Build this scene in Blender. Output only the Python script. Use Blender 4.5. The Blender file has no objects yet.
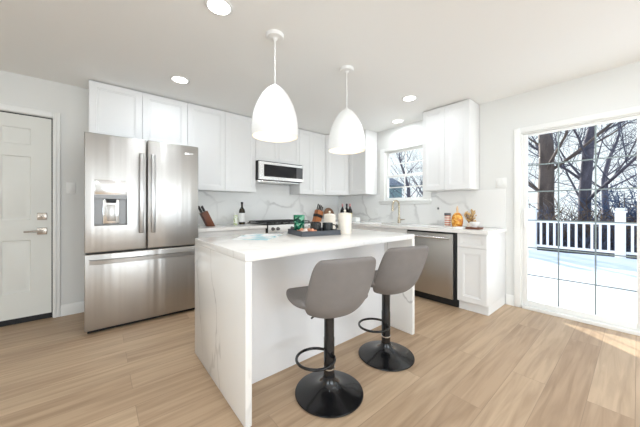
import bpy, bmesh, math, random
from mathutils import Vector, Matrix
R = math.radians
PI = math.pi
sc = bpy.context.scene
COL = sc.collection

# ------------------------------------------------------------------ camera
cam_d = bpy.data.cameras.new('camera')
cam = bpy.data.objects.new('camera', cam_d)
COL.objects.link(cam)
cam_d.sensor_width = 36.0
cam_d.lens = 264.8 / 640 * 36.0
cam_d.shift_y = -(213.5 - 207.68) / 640
cam_d.clip_start = 0.05
cam.location = (-3.717, -3.893, 1.143)
cam.rotation_euler = (R(90), 0, R(50.175 - 90))
sc.camera = cam

# ------------------------------------------------------------------ view + world + sun
sc.view_settings.view_transform = 'Standard'
sc.view_settings.look = 'None'
sc.view_settings.gamma = 1.0
sc.view_settings.exposure = 0.36
sc.view_settings.use_curve_mapping = False
sc.cycles.max_bounces = 10
sc.cycles.diffuse_bounces = 6
sc.cycles.transparent_max_bounces = 12
sc.cycles.sample_clamp_indirect = 6.0
sc.cycles.use_denoising = True

world = bpy.data.worlds.new('winter_sky')
sc.world = world
world.use_nodes = True
wn, wl = world.node_tree.nodes, world.node_tree.links
wn.clear()
w_out = wn.new('ShaderNodeOutputWorld')
w_bg = wn.new('ShaderNodeBackground')
w_tc = wn.new('ShaderNodeTexCoord')
w_sep = wn.new('ShaderNodeSeparateXYZ')
w_rmp = wn.new('ShaderNodeValToRGB')
w_rmp.color_ramp.elements[0].position = 0.3
w_rmp.color_ramp.elements[0].color = (0.90, 0.96, 1.0, 1)
w_rmp.color_ramp.elements[1].position = 0.9
w_rmp.color_ramp.elements[1].color = (0.42, 0.62, 1.0, 1)
wl.new(w_tc.outputs['Generated'], w_sep.inputs[0])
wl.new(w_sep.outputs['Z'], w_rmp.inputs[0])
wl.new(w_rmp.outputs[0], w_bg.inputs['Color'])
w_bg.inputs['Strength'].default_value = 1.05
wl.new(w_bg.outputs[0], w_out.inputs[0])

sun_d = bpy.data.lights.new('sun', 'SUN')
sun_d.energy = 10.0
sun_d.angle = R(0.6)
sun_d.color = (1.0, 0.93, 0.84)
sun = bpy.data.objects.new('sun', sun_d)
COL.objects.link(sun)
SUN_EL = R(17)
sun_dir = Vector((-0.62 * math.cos(SUN_EL), -0.78 * math.cos(SUN_EL), -math.sin(SUN_EL)))
sun.rotation_euler = sun_dir.to_track_quat('-Z', 'Y').to_euler()

CEIL = 2.455
DOWN_W = 3.6       # seen and added ceiling downlights, watts
REAR_W = 120.0       # unseen fill panels added behind the camera
PEND_W = 0.45


def area_light(name, loc, rot, sx, sy, power, color=(1, 1, 1), shape='RECTANGLE', spread=180):
    d = bpy.data.lights.new(name, 'AREA')
    d.shape = shape
    d.size = sx
    d.size_y = sy
    d.energy = power
    d.color = color
    d.spread = R(spread)
    o = bpy.data.objects.new(name, d)
    o.location = loc
    o.rotation_euler = rot
    COL.objects.link(o)
    return o


VISIBLE_DOWN = [(-3.118, -2.149), (-3.082, -0.894), (-0.866, -2.146), (-0.25, -1.567)]
FILL_DOWN = [(-3.1, -3.45), (-0.87, -3.5), (-0.9, -5.0), (-3.1, -5.2), (-5.0, -2.2), (-5.0, -4.0), (-2.0, -4.6)]  # unseen ceiling fill lamps, added to brighten the room
for (lx, ly) in VISIBLE_DOWN + FILL_DOWN:
    area_light('downlight_or_fill', (lx, ly, CEIL - 0.012), (0, 0, 0), 0.13, 0.13, DOWN_W, (0.86, 0.935, 1.0), 'DISK')
# fill lights added by the windowless rear and side walls, behind the camera
area_light('rear_fill_light', (-2.6, -7.9, 1.45), (R(108), 0, 0), 3.6, 1.7, REAR_W, (0.80, 0.905, 1.0))
area_light('side_fill_light', (-6.6, -5.2, 1.45), (R(108), 0, R(-90)), 2.6, 1.6, REAR_W * 0.6, (0.80, 0.905, 1.0))


# ------------------------------------------------------------------ helpers
def lin(c):
    c = c / 255.0
    return c / 12.92 if c <= 0.04045 else ((c + 0.055) / 1.055) ** 2.4


def rgb(r, g, b):
    return (lin(r), lin(g), lin(b), 1)


def mat(name, color, rough=0.5, metal=0.0, spec=0.5, noise=0.0, nscale=20.0, bump=0.0, coat=0.0, trans=0.0,
        emis=None, estr=0.0, ior=1.45, stretch=(1, 1, 1)):
    m = bpy.data.materials.new(name)
    m.use_nodes = True
    nt = m.node_tree
    p = nt.nodes['Principled BSDF']
    p.inputs['Base Color'].default_value = color
    p.inputs['Roughness'].default_value = rough
    p.inputs['Metallic'].default_value = metal
    p.inputs['Specular IOR Level'].default_value = spec
    p.inputs['Coat Weight'].default_value = coat
    p.inputs['Transmission Weight'].default_value = trans
    p.inputs['IOR'].default_value = ior
    if emis:
        p.inputs['Emission Color'].default_value = emis
        p.inputs['Emission Strength'].default_value = estr
    if noise or bump:
        tc = nt.nodes.new('ShaderNodeTexCoord')
        mp = nt.nodes.new('ShaderNodeMapping')
        mp.inputs['Scale'].default_value = stretch
        nz = nt.nodes.new('ShaderNodeTexNoise')
        nz.inputs['Scale'].default_value = nscale
        nz.inputs['Detail'].default_value = 4
        nt.links.new(tc.outputs['Object'], mp.inputs[0])
        nt.links.new(mp.outputs[0], nz.inputs['Vector'])
        if noise:
            mx = nt.nodes.new('ShaderNodeMix')
            mx.data_type = 'RGBA'
            mx.inputs[6].default_value = tuple(c * (1 - noise) for c in color[:3]) + (1,)
            mx.inputs[7].default_value = tuple(min(1, c * (1 + noise)) for c in color[:3]) + (1,)
            nt.links.new(nz.outputs[0], mx.inputs[0])
            nt.links.new(mx.outputs[2], p.inputs['Base Color'])
        if bump:
            b = nt.nodes.new('ShaderNodeBump')
            b.inputs['Strength'].default_value = bump
            b.inputs['Distance'].default_value = 0.01
            nt.links.new(nz.outputs[0], b.inputs['Height'])
            nt.links.new(b.outputs[0], p.inputs['Normal'])
    return m


def marble(name, base, vein, scale=1.0, width=0.022, seed=0.0, strength=0.6, rough=0.16, sc=(1, 1, 1), lo=0.42, hi=0.62):
    m = mat(name, base, rough)
    nt = m.node_tree
    N, L = nt.nodes, nt.links
    p = N['Principled BSDF']
    tc = N.new('ShaderNodeTexCoord')
    mp = N.new('ShaderNodeMapping')
    mp.inputs['Location'].default_value = (seed, seed * 1.7, seed * 0.6)
    mp.inputs['Rotation'].default_value = (0.5, 0.35, 0.6)
    mp.inputs['Scale'].default_value = sc
    L.new(tc.outputs['Object'], mp.inputs[0])
    nz = N.new('ShaderNodeTexNoise')
    nz.inputs['Scale'].default_value = 1.7
    nz.inputs['Detail'].default_value = 5
    L.new(mp.outputs[0], nz.inputs['Vector'])
    sub = N.new('ShaderNodeVectorMath')
    sub.operation = 'SUBTRACT'
    sub.inputs[1].default_value = (0.5, 0.5, 0.5)
    L.new(nz.outputs['Color'], sub.inputs[0])
    scl = N.new('ShaderNodeVectorMath')
    scl.operation = 'SCALE'
    scl.inputs['Scale'].default_value = 0.75
    L.new(sub.outputs[0], scl.inputs[0])
    add = N.new('ShaderNodeVectorMath')
    L.new(mp.outputs[0], add.inputs[0])
    L.new(scl.outputs[0], add.inputs[1])
    vo = N.new('ShaderNodeTexVoronoi')
    vo.feature = 'DISTANCE_TO_EDGE'
    vo.inputs['Scale'].default_value = scale
    L.new(add.outputs[0], vo.inputs['Vector'])
    mr = N.new('ShaderNodeMapRange')
    mr.interpolation_type = 'SMOOTHSTEP'
    mr.inputs['From Min'].default_value = 0
    mr.inputs['From Max'].default_value = width
    mr.inputs['To Min'].default_value = 1
    mr.inputs['To Max'].default_value = 0
    L.new(vo.outputs['Distance'], mr.inputs['Value'])
    n2 = N.new('ShaderNodeTexNoise')
    n2.inputs['Scale'].default_value = 1.5
    n2.inputs['Detail'].default_value = 2
    L.new(mp.outputs[0], n2.inputs['Vector'])
    m2 = N.new('ShaderNodeMapRange')
    m2.inputs['From Min'].default_value = lo
    m2.inputs['From Max'].default_value = hi
    L.new(n2.outputs[0], m2.inputs['Value'])
    mul = N.new('ShaderNodeMath')
    mul.operation = 'MULTIPLY'
    L.new(mr.outputs[0], mul.inputs[0])
    L.new(m2.outputs[0], mul.inputs[1])
    mu2 = N.new('ShaderNodeMath')
    mu2.operation = 'MULTIPLY'
    mu2.inputs[1].default_value = strength
    L.new(mul.outputs[0], mu2.inputs[0])
    mx = N.new('ShaderNodeMix')
    mx.data_type = 'RGBA'
    mx.inputs[6].default_value = base
    mx.inputs[7].default_value = vein
    L.new(mu2.outputs[0], mx.inputs[0])
    L.new(mx.outputs[2], p.inputs['Base Color'])
    return m


def floor_material():
    m = mat('oak_plank', rgb(200, 170, 140), 0.42)
    nt = m.node_tree
    N, L = nt.nodes, nt.links
    p = N['Principled BSDF']
    tc = N.new('ShaderNodeTexCoord')
    br = N.new('ShaderNodeTexBrick')
    br.offset = 0.37
    br.inputs['Scale'].default_value = 1.0
    br.inputs['Brick Width'].default_value = 1.5
    br.inputs['Row Height'].default_value = 0.185
    br.inputs['Mortar Size'].default_value = 0.0016
    br.inputs['Mortar Smooth'].default_value = 0.3
    br.inputs['Bias'].default_value = 0.0
    br.inputs['Color1'].default_value = rgb(198, 172, 143)
    br.inputs['Color2'].default_value = rgb(178, 151, 123)
    br.inputs['Mortar'].default_value = rgb(160, 137, 113)
    L.new(tc.outputs['Object'], br.inputs['Vector'])
    mp = N.new('ShaderNodeMapping')
    mp.inputs['Scale'].default_value = (1.1, 15.0, 1.0)
    L.new(tc.outputs['Object'], mp.inputs[0])
    # shift the grain from plank to plank
    addv = N.new('ShaderNodeVectorMath')
    addv.operation = 'MULTIPLY_ADD'
    addv.inputs[1].default_value = (60, 60, 60)
    L.new(br.outputs['Color'], addv.inputs[0])
    L.new(mp.outputs[0], addv.inputs[2])
    nz = N.new('ShaderNodeTexNoise')
    nz.inputs['Scale'].default_value = 1.6
    nz.inputs['Detail'].default_value = 6
    nz.inputs['Distortion'].default_value = 0.6
    L.new(addv.outputs[0], nz.inputs['Vector'])
    cr = N.new('ShaderNodeValToRGB')
    cr.color_ramp.elements[0].position = 0.28
    cr.color_ramp.elements[0].color = (0.66, 0.62, 0.58, 1)
    cr.color_ramp.elements[1].position = 0.62
    cr.color_ramp.elements[1].color = (1.03, 1.03, 1.03, 1)
    L.new(nz.outputs[0], cr.inputs[0])
    mx = N.new('ShaderNodeMix')
    mx.data_type = 'RGBA'
    mx.blend_type = 'MULTIPLY'
    mx.inputs[0].default_value = 0.8
    L.new(br.outputs['Color'], mx.inputs[6])
    L.new(cr.outputs[0], mx.inputs[7])
    L.new(mx.outputs[2], p.inputs['Base Color'])
    b = N.new('ShaderNodeBump')
    b.inputs['Strength'].default_value = 0.12
    b.inputs['Distance'].default_value = 0.004
    L.new(nz.outputs[0], b.inputs['Height'])
    L.new(b.outputs[0], p.inputs['Normal'])
    return m


def steel_material(name, color, rough, vertical=True):
    m = mat(name, color, rough, 1.0)
    nt = m.node_tree
    N, L = nt.nodes, nt.links
    p = N['Principled BSDF']
    tc = N.new('ShaderNodeTexCoord')
    mp = N.new('ShaderNodeMapping')
    mp.inputs['Scale'].default_value = (8, 8, 0.2)
    L.new(tc.outputs['Object'], mp.inputs[0])
    nz = N.new('ShaderNodeTexNoise')
    nz.inputs['Scale'].default_value = 1.0
    nz.inputs['Detail'].default_value = 2
    L.new(mp.outputs[0], nz.inputs['Vector'])
    b = N.new('ShaderNodeBump')
    b.inputs['Strength'].default_value = 0.7
    b.inputs['Distance'].default_value = 0.015
    L.new(nz.outputs[0], b.inputs['Height'])
    L.new(b.outputs[0], p.inputs['Normal'])
    return m


def band_material(name, ca, cb, scale, axis='Z', rough=0.4, spec=0.5):
    """two-colour bands (printed stripes, painted highlights)"""
    m = mat(name, ca, rough, 0, spec)
    nt = m.node_tree
    N, L = nt.nodes, nt.links
    tc = N.new('ShaderNodeTexCoord')
    wv = N.new('ShaderNodeTexWave')
    wv.bands_direction = axis
    wv.inputs['Scale'].default_value = scale
    L.new(tc.outputs['Object'], wv.inputs['Vector'])
    cr = N.new('ShaderNodeValToRGB')
    cr.color_ramp.interpolation = 'CONSTANT'
    cr.color_ramp.elements[0].color = ca
    cr.color_ramp.elements[1].position = 0.5
    cr.color_ramp.elements[1].color = cb
    L.new(wv.outputs['Fac'], cr.inputs[0])
    L.new(cr.outputs[0], N['Principled BSDF'].inputs['Base Color'])
    return m


def speckle_material(name, cols, scale, rough=0.4, metal=0.0):
    m = mat(name, cols[0], rough, metal)
    nt = m.node_tree
    N, L = nt.nodes, nt.links
    tc = N.new('ShaderNodeTexCoord')
    vo = N.new('ShaderNodeTexVoronoi')
    vo.inputs['Scale'].default_value = scale
    L.new(tc.outputs['Object'], vo.inputs['Vector'])
    cr = N.new('ShaderNodeValToRGB')
    cr.color_ramp.interpolation = 'CONSTANT'
    for i, c in enumerate(cols):
        if i < 2:
            e = cr.color_ramp.elements[i]
        else:
            e = cr.color_ramp.elements.new(0.5)
        e.position = i / len(cols)
        e.color = c
    sp = N.new('ShaderNodeSeparateColor')
    L.new(vo.outputs['Color'], sp.inputs[0])
    L.new(sp.outputs[0], cr.inputs[0])
    L.new(cr.outputs[0], N['Principled BSDF'].inputs['Base Color'])
    return m


def glass_material():
    m = bpy.data.materials.new('clear_glass')
    m.use_nodes = True
    N, L = m.node_tree.nodes, m.node_tree.links
    N.clear()
    o = N.new('ShaderNodeOutputMaterial')
    t = N.new('ShaderNodeBsdfTransparent')
    t.inputs[0].default_value = (0.96, 0.98, 0.98, 1)
    g = N.new('ShaderNodeBsdfGlossy')
    g.inputs['Roughness'].default_value = 0.02
    lw = N.new('ShaderNodeLayerWeight')
    lw.inputs['Blend'].default_value = 0.2
    fr = N.new('ShaderNodeMath')
    fr.operation = 'MULTIPLY'
    fr.inputs[1].default_value = 0.35
    L.new(lw.outputs['Facing'], fr.inputs[0])
    mx = N.new('ShaderNodeMixShader')
    L.new(fr.outputs[0], mx.inputs[0])
    L.new(t.outputs[0], mx.inputs[1])
    L.new(g.outputs[0], mx.inputs[2])
    L.new(mx.outputs[0], o.inputs[0])
    return m


M = {}
M['wall'] = mat('wall_paint', rgb(229, 229, 226), 0.75, bump=0.02, nscale=120)
M['ceiling'] = mat('ceiling_paint', rgb(245, 245, 243), 0.85, bump=0.03, nscale=90)
M['floor'] = floor_material()
M['trim'] = mat('trim_paint', rgb(240, 240, 237), 0.4, noise=0.01)
M['door'] = mat('door_paint', rgb(226, 226, 220), 0.45, noise=0.01)
M['cab'] = mat('cabinet_lacquer', rgb(236, 236, 235), 0.35, noise=0.008)
M['island'] = mat('island_panel_paint', rgb(243, 243, 244), 0.3, noise=0.008)
M['counter'] = marble('quartz_worktop', rgb(242, 240, 237), rgb(186, 178, 170), 0.9, 0.012, 3.1, 0.35)
M['fall'] = marble('quartz_waterfall', rgb(240, 238, 234), rgb(140, 135, 130), 1.9, 0.02, 2.2, 0.5, sc=(1.1, 1.1, 0.4), lo=0.34, hi=0.6)
M['splash'] = marble('marble_backsplash', rgb(243, 243, 241), rgb(160, 158, 156), 1.5, 0.06, 7.4, 0.42)
M['steel'] = steel_material('brushed_stainless', (0.50, 0.485, 0.465, 1), 0.33)
M['steel_bright'] = mat('polished_stainless', (0.78, 0.78, 0.78, 1), 0.2, 1.0, noise=0.02)
M['steel_satin'] = mat('satin_panel_steel', (0.86, 0.86, 0.85, 1), 0.5, 0.6, noise=0.02)
M['steel_dark'] = mat('handle_steel', (0.42, 0.41, 0.4, 1), 0.28, 1.0, noise=0.03)
M['knob'] = mat('dark_knob_metal', (0.16, 0.155, 0.15, 1), 0.35, 0.8, noise=0.03)
M['nickel'] = mat('satin_nickel', (0.42, 0.37, 0.32, 1), 0.3, 1.0, noise=0.03)
M['champagne'] = mat('champagne_metal', (0.6, 0.52, 0.4, 1), 0.27, 1.0, noise=0.03)
M['black'] = mat('black_plastic', (0.012, 0.012, 0.013, 1), 0.45, noise=0.05)
M['black_gloss'] = mat('black_gloss_metal', (0.008, 0.008, 0.009, 1), 0.16, 0.0, 0.6, noise=0.05)
M['black_glass'] = mat('black_glass', (0.02, 0.02, 0.022, 1), 0.1, spec=0.25, noise=0.05)
M['cast_iron'] = mat('cast_iron', (0.02, 0.02, 0.02, 1), 0.6, bump=0.2, nscale=200)
M['dark_grey'] = mat('dark_grey_plastic', (0.1, 0.1, 0.105, 1), 0.5, noise=0.05)
M['recess'] = mat('dispenser_grey', (0.22, 0.215, 0.21, 1), 0.35, 0.6, noise=0.03)
M['fabric'] = mat('grey_suede', rgb(128, 123, 120), 0.92, noise=0.16, nscale=9, bump=0.06)
M['pend'] = mat('matte_white_enamel', rgb(244, 244, 242), 0.45, noise=0.005)
M['pend_in'] = mat('shade_lining', rgb(250, 246, 238), 0.5, noise=0.005)
M['bulb'] = mat('bulb_glow', (1, 0.9, 0.75, 1), 0.5, emis=(1.0, 0.86, 0.64, 1), estr=1.8)
M['lamp_disc'] = mat('downlight_glow', (1, 1, 1, 1), 0.5, emis=(1.0, 0.97, 0.93, 1), estr=6.0)
M['glass'] = glass_material()
M['muntin'] = mat('grey_grille', rgb(150, 158, 158), 0.5, noise=0.02)
M['knife_dark'] = mat('walnut_block', rgb(118, 66, 40), 0.4, noise=0.25, nscale=14, stretch=(1, 1, 0.2))
M['knife_orange'] = mat('cherry_block', rgb(178, 112, 68), 0.4, noise=0.2, nscale=14, stretch=(1, 1, 0.2))
M['oil'] = mat('dark_bottle_glass', (0.03, 0.022, 0.012, 1), 0.1, noise=0.05)
M['paper'] = mat('white_paper', rgb(238, 238, 235), 0.6, noise=0.01)
M['green_label'] = speckle_material('green_white_label', [rgb(235, 238, 225), rgb(190, 205, 140), rgb(235, 238, 228)], 60, 0.4)
M['green'] = speckle_material('green_pattern', [rgb(14, 84, 62), rgb(40, 130, 98), rgb(8, 60, 48), rgb(120, 180, 150)], 55, 0.25)
M['tray'] = mat('slate_tray', rgb(78, 82, 88), 0.5, noise=0.1, nscale=25)
M['mug'] = mat('smoked_black_glaze', (0.02, 0.022, 0.022, 1), 0.12, noise=0.05)
M['mug_stripe'] = band_material('mug_sheen_bands', (0.015, 0.017, 0.017, 1), (0.03, 0.034, 0.033, 1), 8, 'X', 0.12)  # faint paler bands paint vertical highlights into the glaze colour
M['copper'] = mat('copper_foil', (0.75, 0.36, 0.24, 1), 0.3, 0.9, noise=0.15, nscale=60, bump=0.4)
M['foil'] = mat('pale_pink_foil', rgb(236, 222, 216), 0.35, 0.2, noise=0.08, nscale=60, bump=0.4)
M['cream'] = mat('cream_ceramic', rgb(240, 233, 221), 0.35, noise=0.02)
M['wine'] = mat('wine_bottle_glass', (0.012, 0.009, 0.01, 1), 0.12, noise=0.05)
M['capsule'] = mat('rose_capsule', rgb(196, 140, 140), 0.35, 0.4, noise=0.05)
M['wine_label'] = mat('straw_label', rgb(205, 190, 120), 0.6, noise=0.05)
M['board'] = mat('brown_board', rgb(108, 66, 46), 0.5, noise=0.25, nscale=12, stretch=(0.3, 3, 1))
M['olive_board'] = mat('acacia_board', rgb(150, 112, 86), 0.5, noise=0.2, nscale=12)
M['jar'] = band_material('red_white_bands', rgb(196, 120, 100), rgb(232, 224, 214), 11, 'Z', 0.3)
M['amber'] = speckle_material('amber_facets', [rgb(224, 158, 60), rgb(206, 128, 38), rgb(240, 190, 104), rgb(188, 110, 30)], 48, 0.2)
M['amber_neck'] = mat('amber_wrap', rgb(226, 190, 150), 0.3, noise=0.1)
M['dry'] = mat('dried_stems', rgb(206, 172, 116), 0.8, noise=0.2)
M['dry_dark'] = mat('dried_brown_stems', rgb(130, 88, 50), 0.8, noise=0.2)
M['mag'] = None
M['snow'] = mat('snow', (0.86, 0.88, 0.92, 1), 0.7, bump=0.5, nscale=3.0)
M['vinyl'] = mat('white_vinyl_rail', rgb(246, 247, 250), 0.4, noise=0.01)
M['bark'] = mat('grey_bark', (0.115, 0.105, 0.13, 1), 0.9, noise=0.75, nscale=6, bump=0.6, stretch=(1, 1, 0.3))
M['bark_brown'] = mat('brown_bark', (0.14, 0.108, 0.095, 1), 0.9, noise=0.8, nscale=5, bump=0.6, stretch=(1, 1, 0.3))
M['twig'] = mat('blue_grey_twigs', (0.085, 0.092, 0.13, 1), 0.9, noise=0.4, nscale=4)
M['twig_blue'] = mat('blue_twigs', (0.07, 0.11, 0.2, 1), 0.9, noise=0.4, nscale=4)  # bluer twig colour than the other shrubs
M['twig_brown'] = mat('brown_twigs', (0.11, 0.075, 0.05, 1), 0.9, noise=0.4, nscale=4)
M['siding'] = band_material('teal_siding', rgb(106, 134, 138), rgb(122, 150, 152), 3.2, 'Z', 0.7)
M['shingle'] = mat('grey_shingle', rgb(150, 155, 160), 0.9, noise=0.2, nscale=8)
M['napkin'] = mat('white_linen', rgb(240, 239, 236), 0.8, noise=0.02, bump=0.1, nscale=80)
M['marble_board'] = marble('marble_board', rgb(226, 224, 220), rgb(160, 158, 156), 8, 0.05, 2.0, 0.5)


def magazine_material():
    m = mat('magazine_print', rgb(238, 240, 242), 0.3)
    nt = m.node_tree
    N, L = nt.nodes, nt.links
    tc = N.new('ShaderNodeTexCoord')
    nz = N.new('ShaderNodeTexNoise')
    nz.inputs['Scale'].default_value = 7
    nz.inputs['Detail'].default_value = 3
    L.new(tc.outputs['Object'], nz.inputs['Vector'])
    cr = N.new('ShaderNodeValToRGB')
    cr.color_ramp.elements[0].position = 0.40
    cr.color_ramp.elements[0].color = rgb(150, 196, 208)
    cr.color_ramp.elements[1].position = 0.56
    cr.color_ramp.elements[1].color = rgb(240, 241, 242)
    L.new(nz.outputs[0], cr.inputs[0])
    L.new(cr.outputs[0], N['Principled BSDF'].inputs['Base Color'])
    return m


M['mag'] = magazine_material()


def B():
    return bmesh.new()


def box(bm, x0, y0, z0, x1, y1, z1, bev=0.0, seg=2):
    mtx = Matrix.Translation(((x0 + x1) / 2, (y0 + y1) / 2, (z0 + z1) / 2)) @ Matrix.Diagonal(
        (abs(x1 - x0), abs(y1 - y0), abs(z1 - z0), 1))
    r = bmesh.ops.create_cube(bm, size=1.0, matrix=mtx)
    if bev > 0:
        es = list({e for v in r['verts'] for e in v.link_edges})
        bmesh.ops.bevel(bm, geom=es, offset=bev, segments=seg, affect='EDGES', profile=0.5)
    return bm


def tube(bm, pts, r, n=10, closed=False, caps=True):
    pts = [Vector(p) for p in pts]
    k = len(pts)
    rr = r if isinstance(r, (list, tuple)) else [r] * k
    tg = []
    for i in range(k):
        a = pts[(i - 1) % k] if (closed or i > 0) else pts[0]
        b = pts[(i + 1) % k] if (closed or i < k - 1) else pts[-1]
        tg.append((b - a).normalized())
    up = Vector((0, 0, 1))
    if abs(tg[0].dot(up)) > 0.9:
        up = Vector((1, 0, 0))
    nrm = (up - tg[0] * up.dot(tg[0])).normalized()
    rings = []
    for i in range(k):
        nrm = (nrm - tg[i] * nrm.dot(tg[i]))
        nrm = nrm.normalized() if nrm.length > 1e-6 else tg[i].orthogonal().normalized()
        bn = tg[i].cross(nrm)
        rings.append([bm.verts.new(pts[i] + (nrm * math.cos(2 * PI * j / n) + bn * math.sin(2 * PI * j / n)) * rr[i]) for j in range(n)])
    for i in range(k if closed else k - 1):
        a, b = rings[i], rings[(i + 1) % k]
        for j in range(n):
            bm.faces.new((a[j], a[(j + 1) % n], b[(j + 1) % n], b[j]))
    if caps and not closed:
        bm.faces.new(list(reversed(rings[0])))
        bm.faces.new(rings[-1])
    return bm


def lathe(bm, prof, c=(0, 0, 0), n=32, mtx=None):
    c = Vector(c)
    rings = []
    for r, z in prof:
        if r < 1e-6:
            rings.append([bm.verts.new(c + Vector((0, 0, z)))])
        else:
            rings.append([bm.verts.new(c + Vector((r * math.cos(2 * PI * j / n), r * math.sin(2 * PI * j / n), z))) for j in range(n)])
    new = [v for rg in rings for v in rg]
    for a, b in zip(rings, rings[1:]):
        for j in range(n):
            j2 = (j + 1) % n
            if len(a) == 1 and len(b) > 1:
                bm.faces.new((a[0], b[j2], b[j]))
            elif len(b) == 1 and len(a) > 1:
                bm.faces.new((a[j], a[j2], b[0]))
            elif len(a) > 1:
                bm.faces.new((a[j], a[j2], b[j2], b[j]))
    if mtx is not None:
        bmesh.ops.transform(bm, matrix=mtx, verts=new)
    return bm


def rings_panel(bm, x0, x1, z0, z1, levels, mtx, back=None):
    """nested rectangular rings: levels = [(inset, depth)], front towards -Y, last one filled"""
    prev = None
    first = None
    for ins, d in levels:
        vs = [bm.verts.new(mtx @ Vector(p)) for p in
              ((x0 + ins, d, z0 + ins), (x1 - ins, d, z0 + ins), (x1 - ins, d, z1 - ins), (x0 + ins, d, z1 - ins))]
        if prev:
            for j in range(4):
                bm.faces.new((prev[j], prev[(j + 1) % 4], vs[(j + 1) % 4], vs[j]))
        else:
            first = vs
        prev = vs
    bm.faces.new(prev)
    if back is not None:
        bm.faces.new(list(reversed(first)))
    return bm


I4 = Matrix.Identity(4)
FACE_Y = Matrix.Identity(4)                       # front looks to -Y
FACE_X = Matrix.Rotation(R(-90), 4, 'Z')          # front looks to -X, local X runs to -Y
FACE_D = Matrix.Rotation(R(-45), 4, 'Z')          # diagonal corner front


def shaker(w, h, mtx, t=0.019, rail=0.06):
    """framed cabinet front, lower left front corner at the origin of mtx"""
    bm = B()
    rings_panel(bm, 0, w, 0, h, [(0, t), (0, 0.0015), (0.0015, 0), (rail, 0), (rail + 0.003, 0.004), (rail + 0.013, 0.004),
                                  (rail + 0.016, 0.0075)], mtx, back=True)
    return bm


def slab_cells(bm, xs, ys, keep, z0, z1, bev=0.0):
    nx, ny = len(xs) - 1, len(ys) - 1
    vt, vb = {}, {}

    def v(d, i, j, z):
        if (i, j) not in d:
            d[(i, j)] = bm.verts.new((xs[i], ys[j], z))
        return d[(i, j)]
    K = lambda i, j: 0 <= i < nx and 0 <= j < ny and keep(i, j)
    for i in range(nx):
        for j in range(ny):
            if not K(i, j):
                continue
            c = ((i, j), (i + 1, j), (i + 1, j + 1), (i, j + 1))
            bm.faces.new([v(vt, a, b, z1) for a, b in c])
            bm.faces.new([v(vb, a, b, z0) for a, b in reversed(c)])
            for (di, dj), (a, b) in (((0, -1), (c[0], c[1])), ((1, 0), (c[1], c[2])), ((0, 1), (c[2], c[3])), ((-1, 0), (c[3], c[0]))):
                if not K(i + di, j + dj):
                    bm.faces.new((v(vb, *a, z0), v(vb, *b, z0), v(vt, *b, z1), v(vt, *a, z1)))
    return bm


def link_mesh(name, bm, m, sharp=38):
    me = bpy.data.meshes.new(name)
    bmesh.ops.recalc_face_normals(bm, faces=bm.faces[:])
    bm.to_mesh(me)
    bm.free()
    ms = m if isinstance(m, (list, tuple)) else [m]
    for x in ms:
        me.materials.append(M[x] if isinstance(x, str) else x)
    for p in me.polygons:
        p.use_smooth = True
    me.set_sharp_from_angle(angle=R(sharp))
    o = bpy.data.objects.new(name, me)
    COL.objects.link(o)
    return o


def origin(o):
    v = Vector((0, 0, 0))
    while o is not None:
        v += Vector(o.location)
        o = o.parent
    return v


def thing(name, label, cat, loc=(0, 0, 0), group=None, kind=None):
    o = bpy.data.objects.new(name, None)
    o.empty_display_size = 0.05
    COL.objects.link(o)
    o.location = loc
    return tag(o, label, cat, group, kind)


def tag(o, label, cat, group=None, kind=None):
    o['label'] = label
    o['category'] = cat
    if group:
        o['group'] = group
    if kind:
        o['kind'] = kind
    return o


def part(name, bm, m, parent, label=None, sharp=38, local=False):
    """bm is in world coordinates (parent not rotated yet), or in the parent's own frame with local=True"""
    if not local:
        bmesh.ops.translate(bm, verts=bm.verts[:], vec=-origin(parent))
    o = link_mesh(name, bm, m, sharp)
    o.parent = parent
    if label:
        o['label'] = label
    return o


def solo(name, bm, m, label, cat, loc=None, group=None, kind=None, sharp=38):
    if loc is not None:
        bmesh.ops.translate(bm, verts=bm.verts[:], vec=-Vector(loc))
    o = link_mesh(name, bm, m, sharp)
    if loc is not None:
        o.location = loc
    return tag(o, label, cat, group, kind)


def dup(root, loc, rz=0.0, label=None):
    r = root.copy()
    COL.objects.link(r)
    r.location = loc
    r.rotation_euler = (0, 0, rz)
    if label:
        r['label'] = label
    out = [r]
    for ch in root.children:
        c = ch.copy()
        COL.objects.link(c)
        c.parent = r
        out.append(c)
        for g in ch.children:
            d = g.copy()
            COL.objects.link(d)
            d.parent = c
            out.append(d)
    return r


# ------------------------------------------------------------------ room shell
XL, YR = -6.7, -8.0       # the room goes on behind the camera
solo('floor', box(B(), XL - 0.1, YR - 0.1, -0.12, 0.10, 0.10, 0.0), 'floor', 'light oak plank floor running along the cabinets', 'floor', kind='structure')
solo('ceiling', box(B(), XL - 0.1, YR - 0.1, CEIL, 0.12, 0.12, CEIL + 0.12), 'ceiling', 'plain white ceiling with recessed lights', 'ceiling', kind='structure')


def wall_cells(xs, zs, hole, mtx, t):
    bm = B()
    slab_cells(bm, xs, zs, lambda i, j: not hole(i, j), 0, t)
    # (x, z, depth) -> local x, y=depth, z
    sw = Matrix(((1, 0, 0, 0), (0, 0, 1, 0), (0, 1, 0, 0), (0, 0, 0, 1)))
    bmesh.ops.transform(bm, matrix=mtx @ sw, verts=bm.verts[:])
    return bm


DX0, DX1, DZ = -4.985, -4.089, 2.073        # entry door opening
solo('wall_back', wall_cells([XL, DX0, DX1, 0.12], [0, DZ, CEIL], lambda i, j: i == 1 and j == 0, I4, 0.12), 'wall',
     'light grey wall behind the fridge with the panelled door', 'wall', kind='structure')
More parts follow.
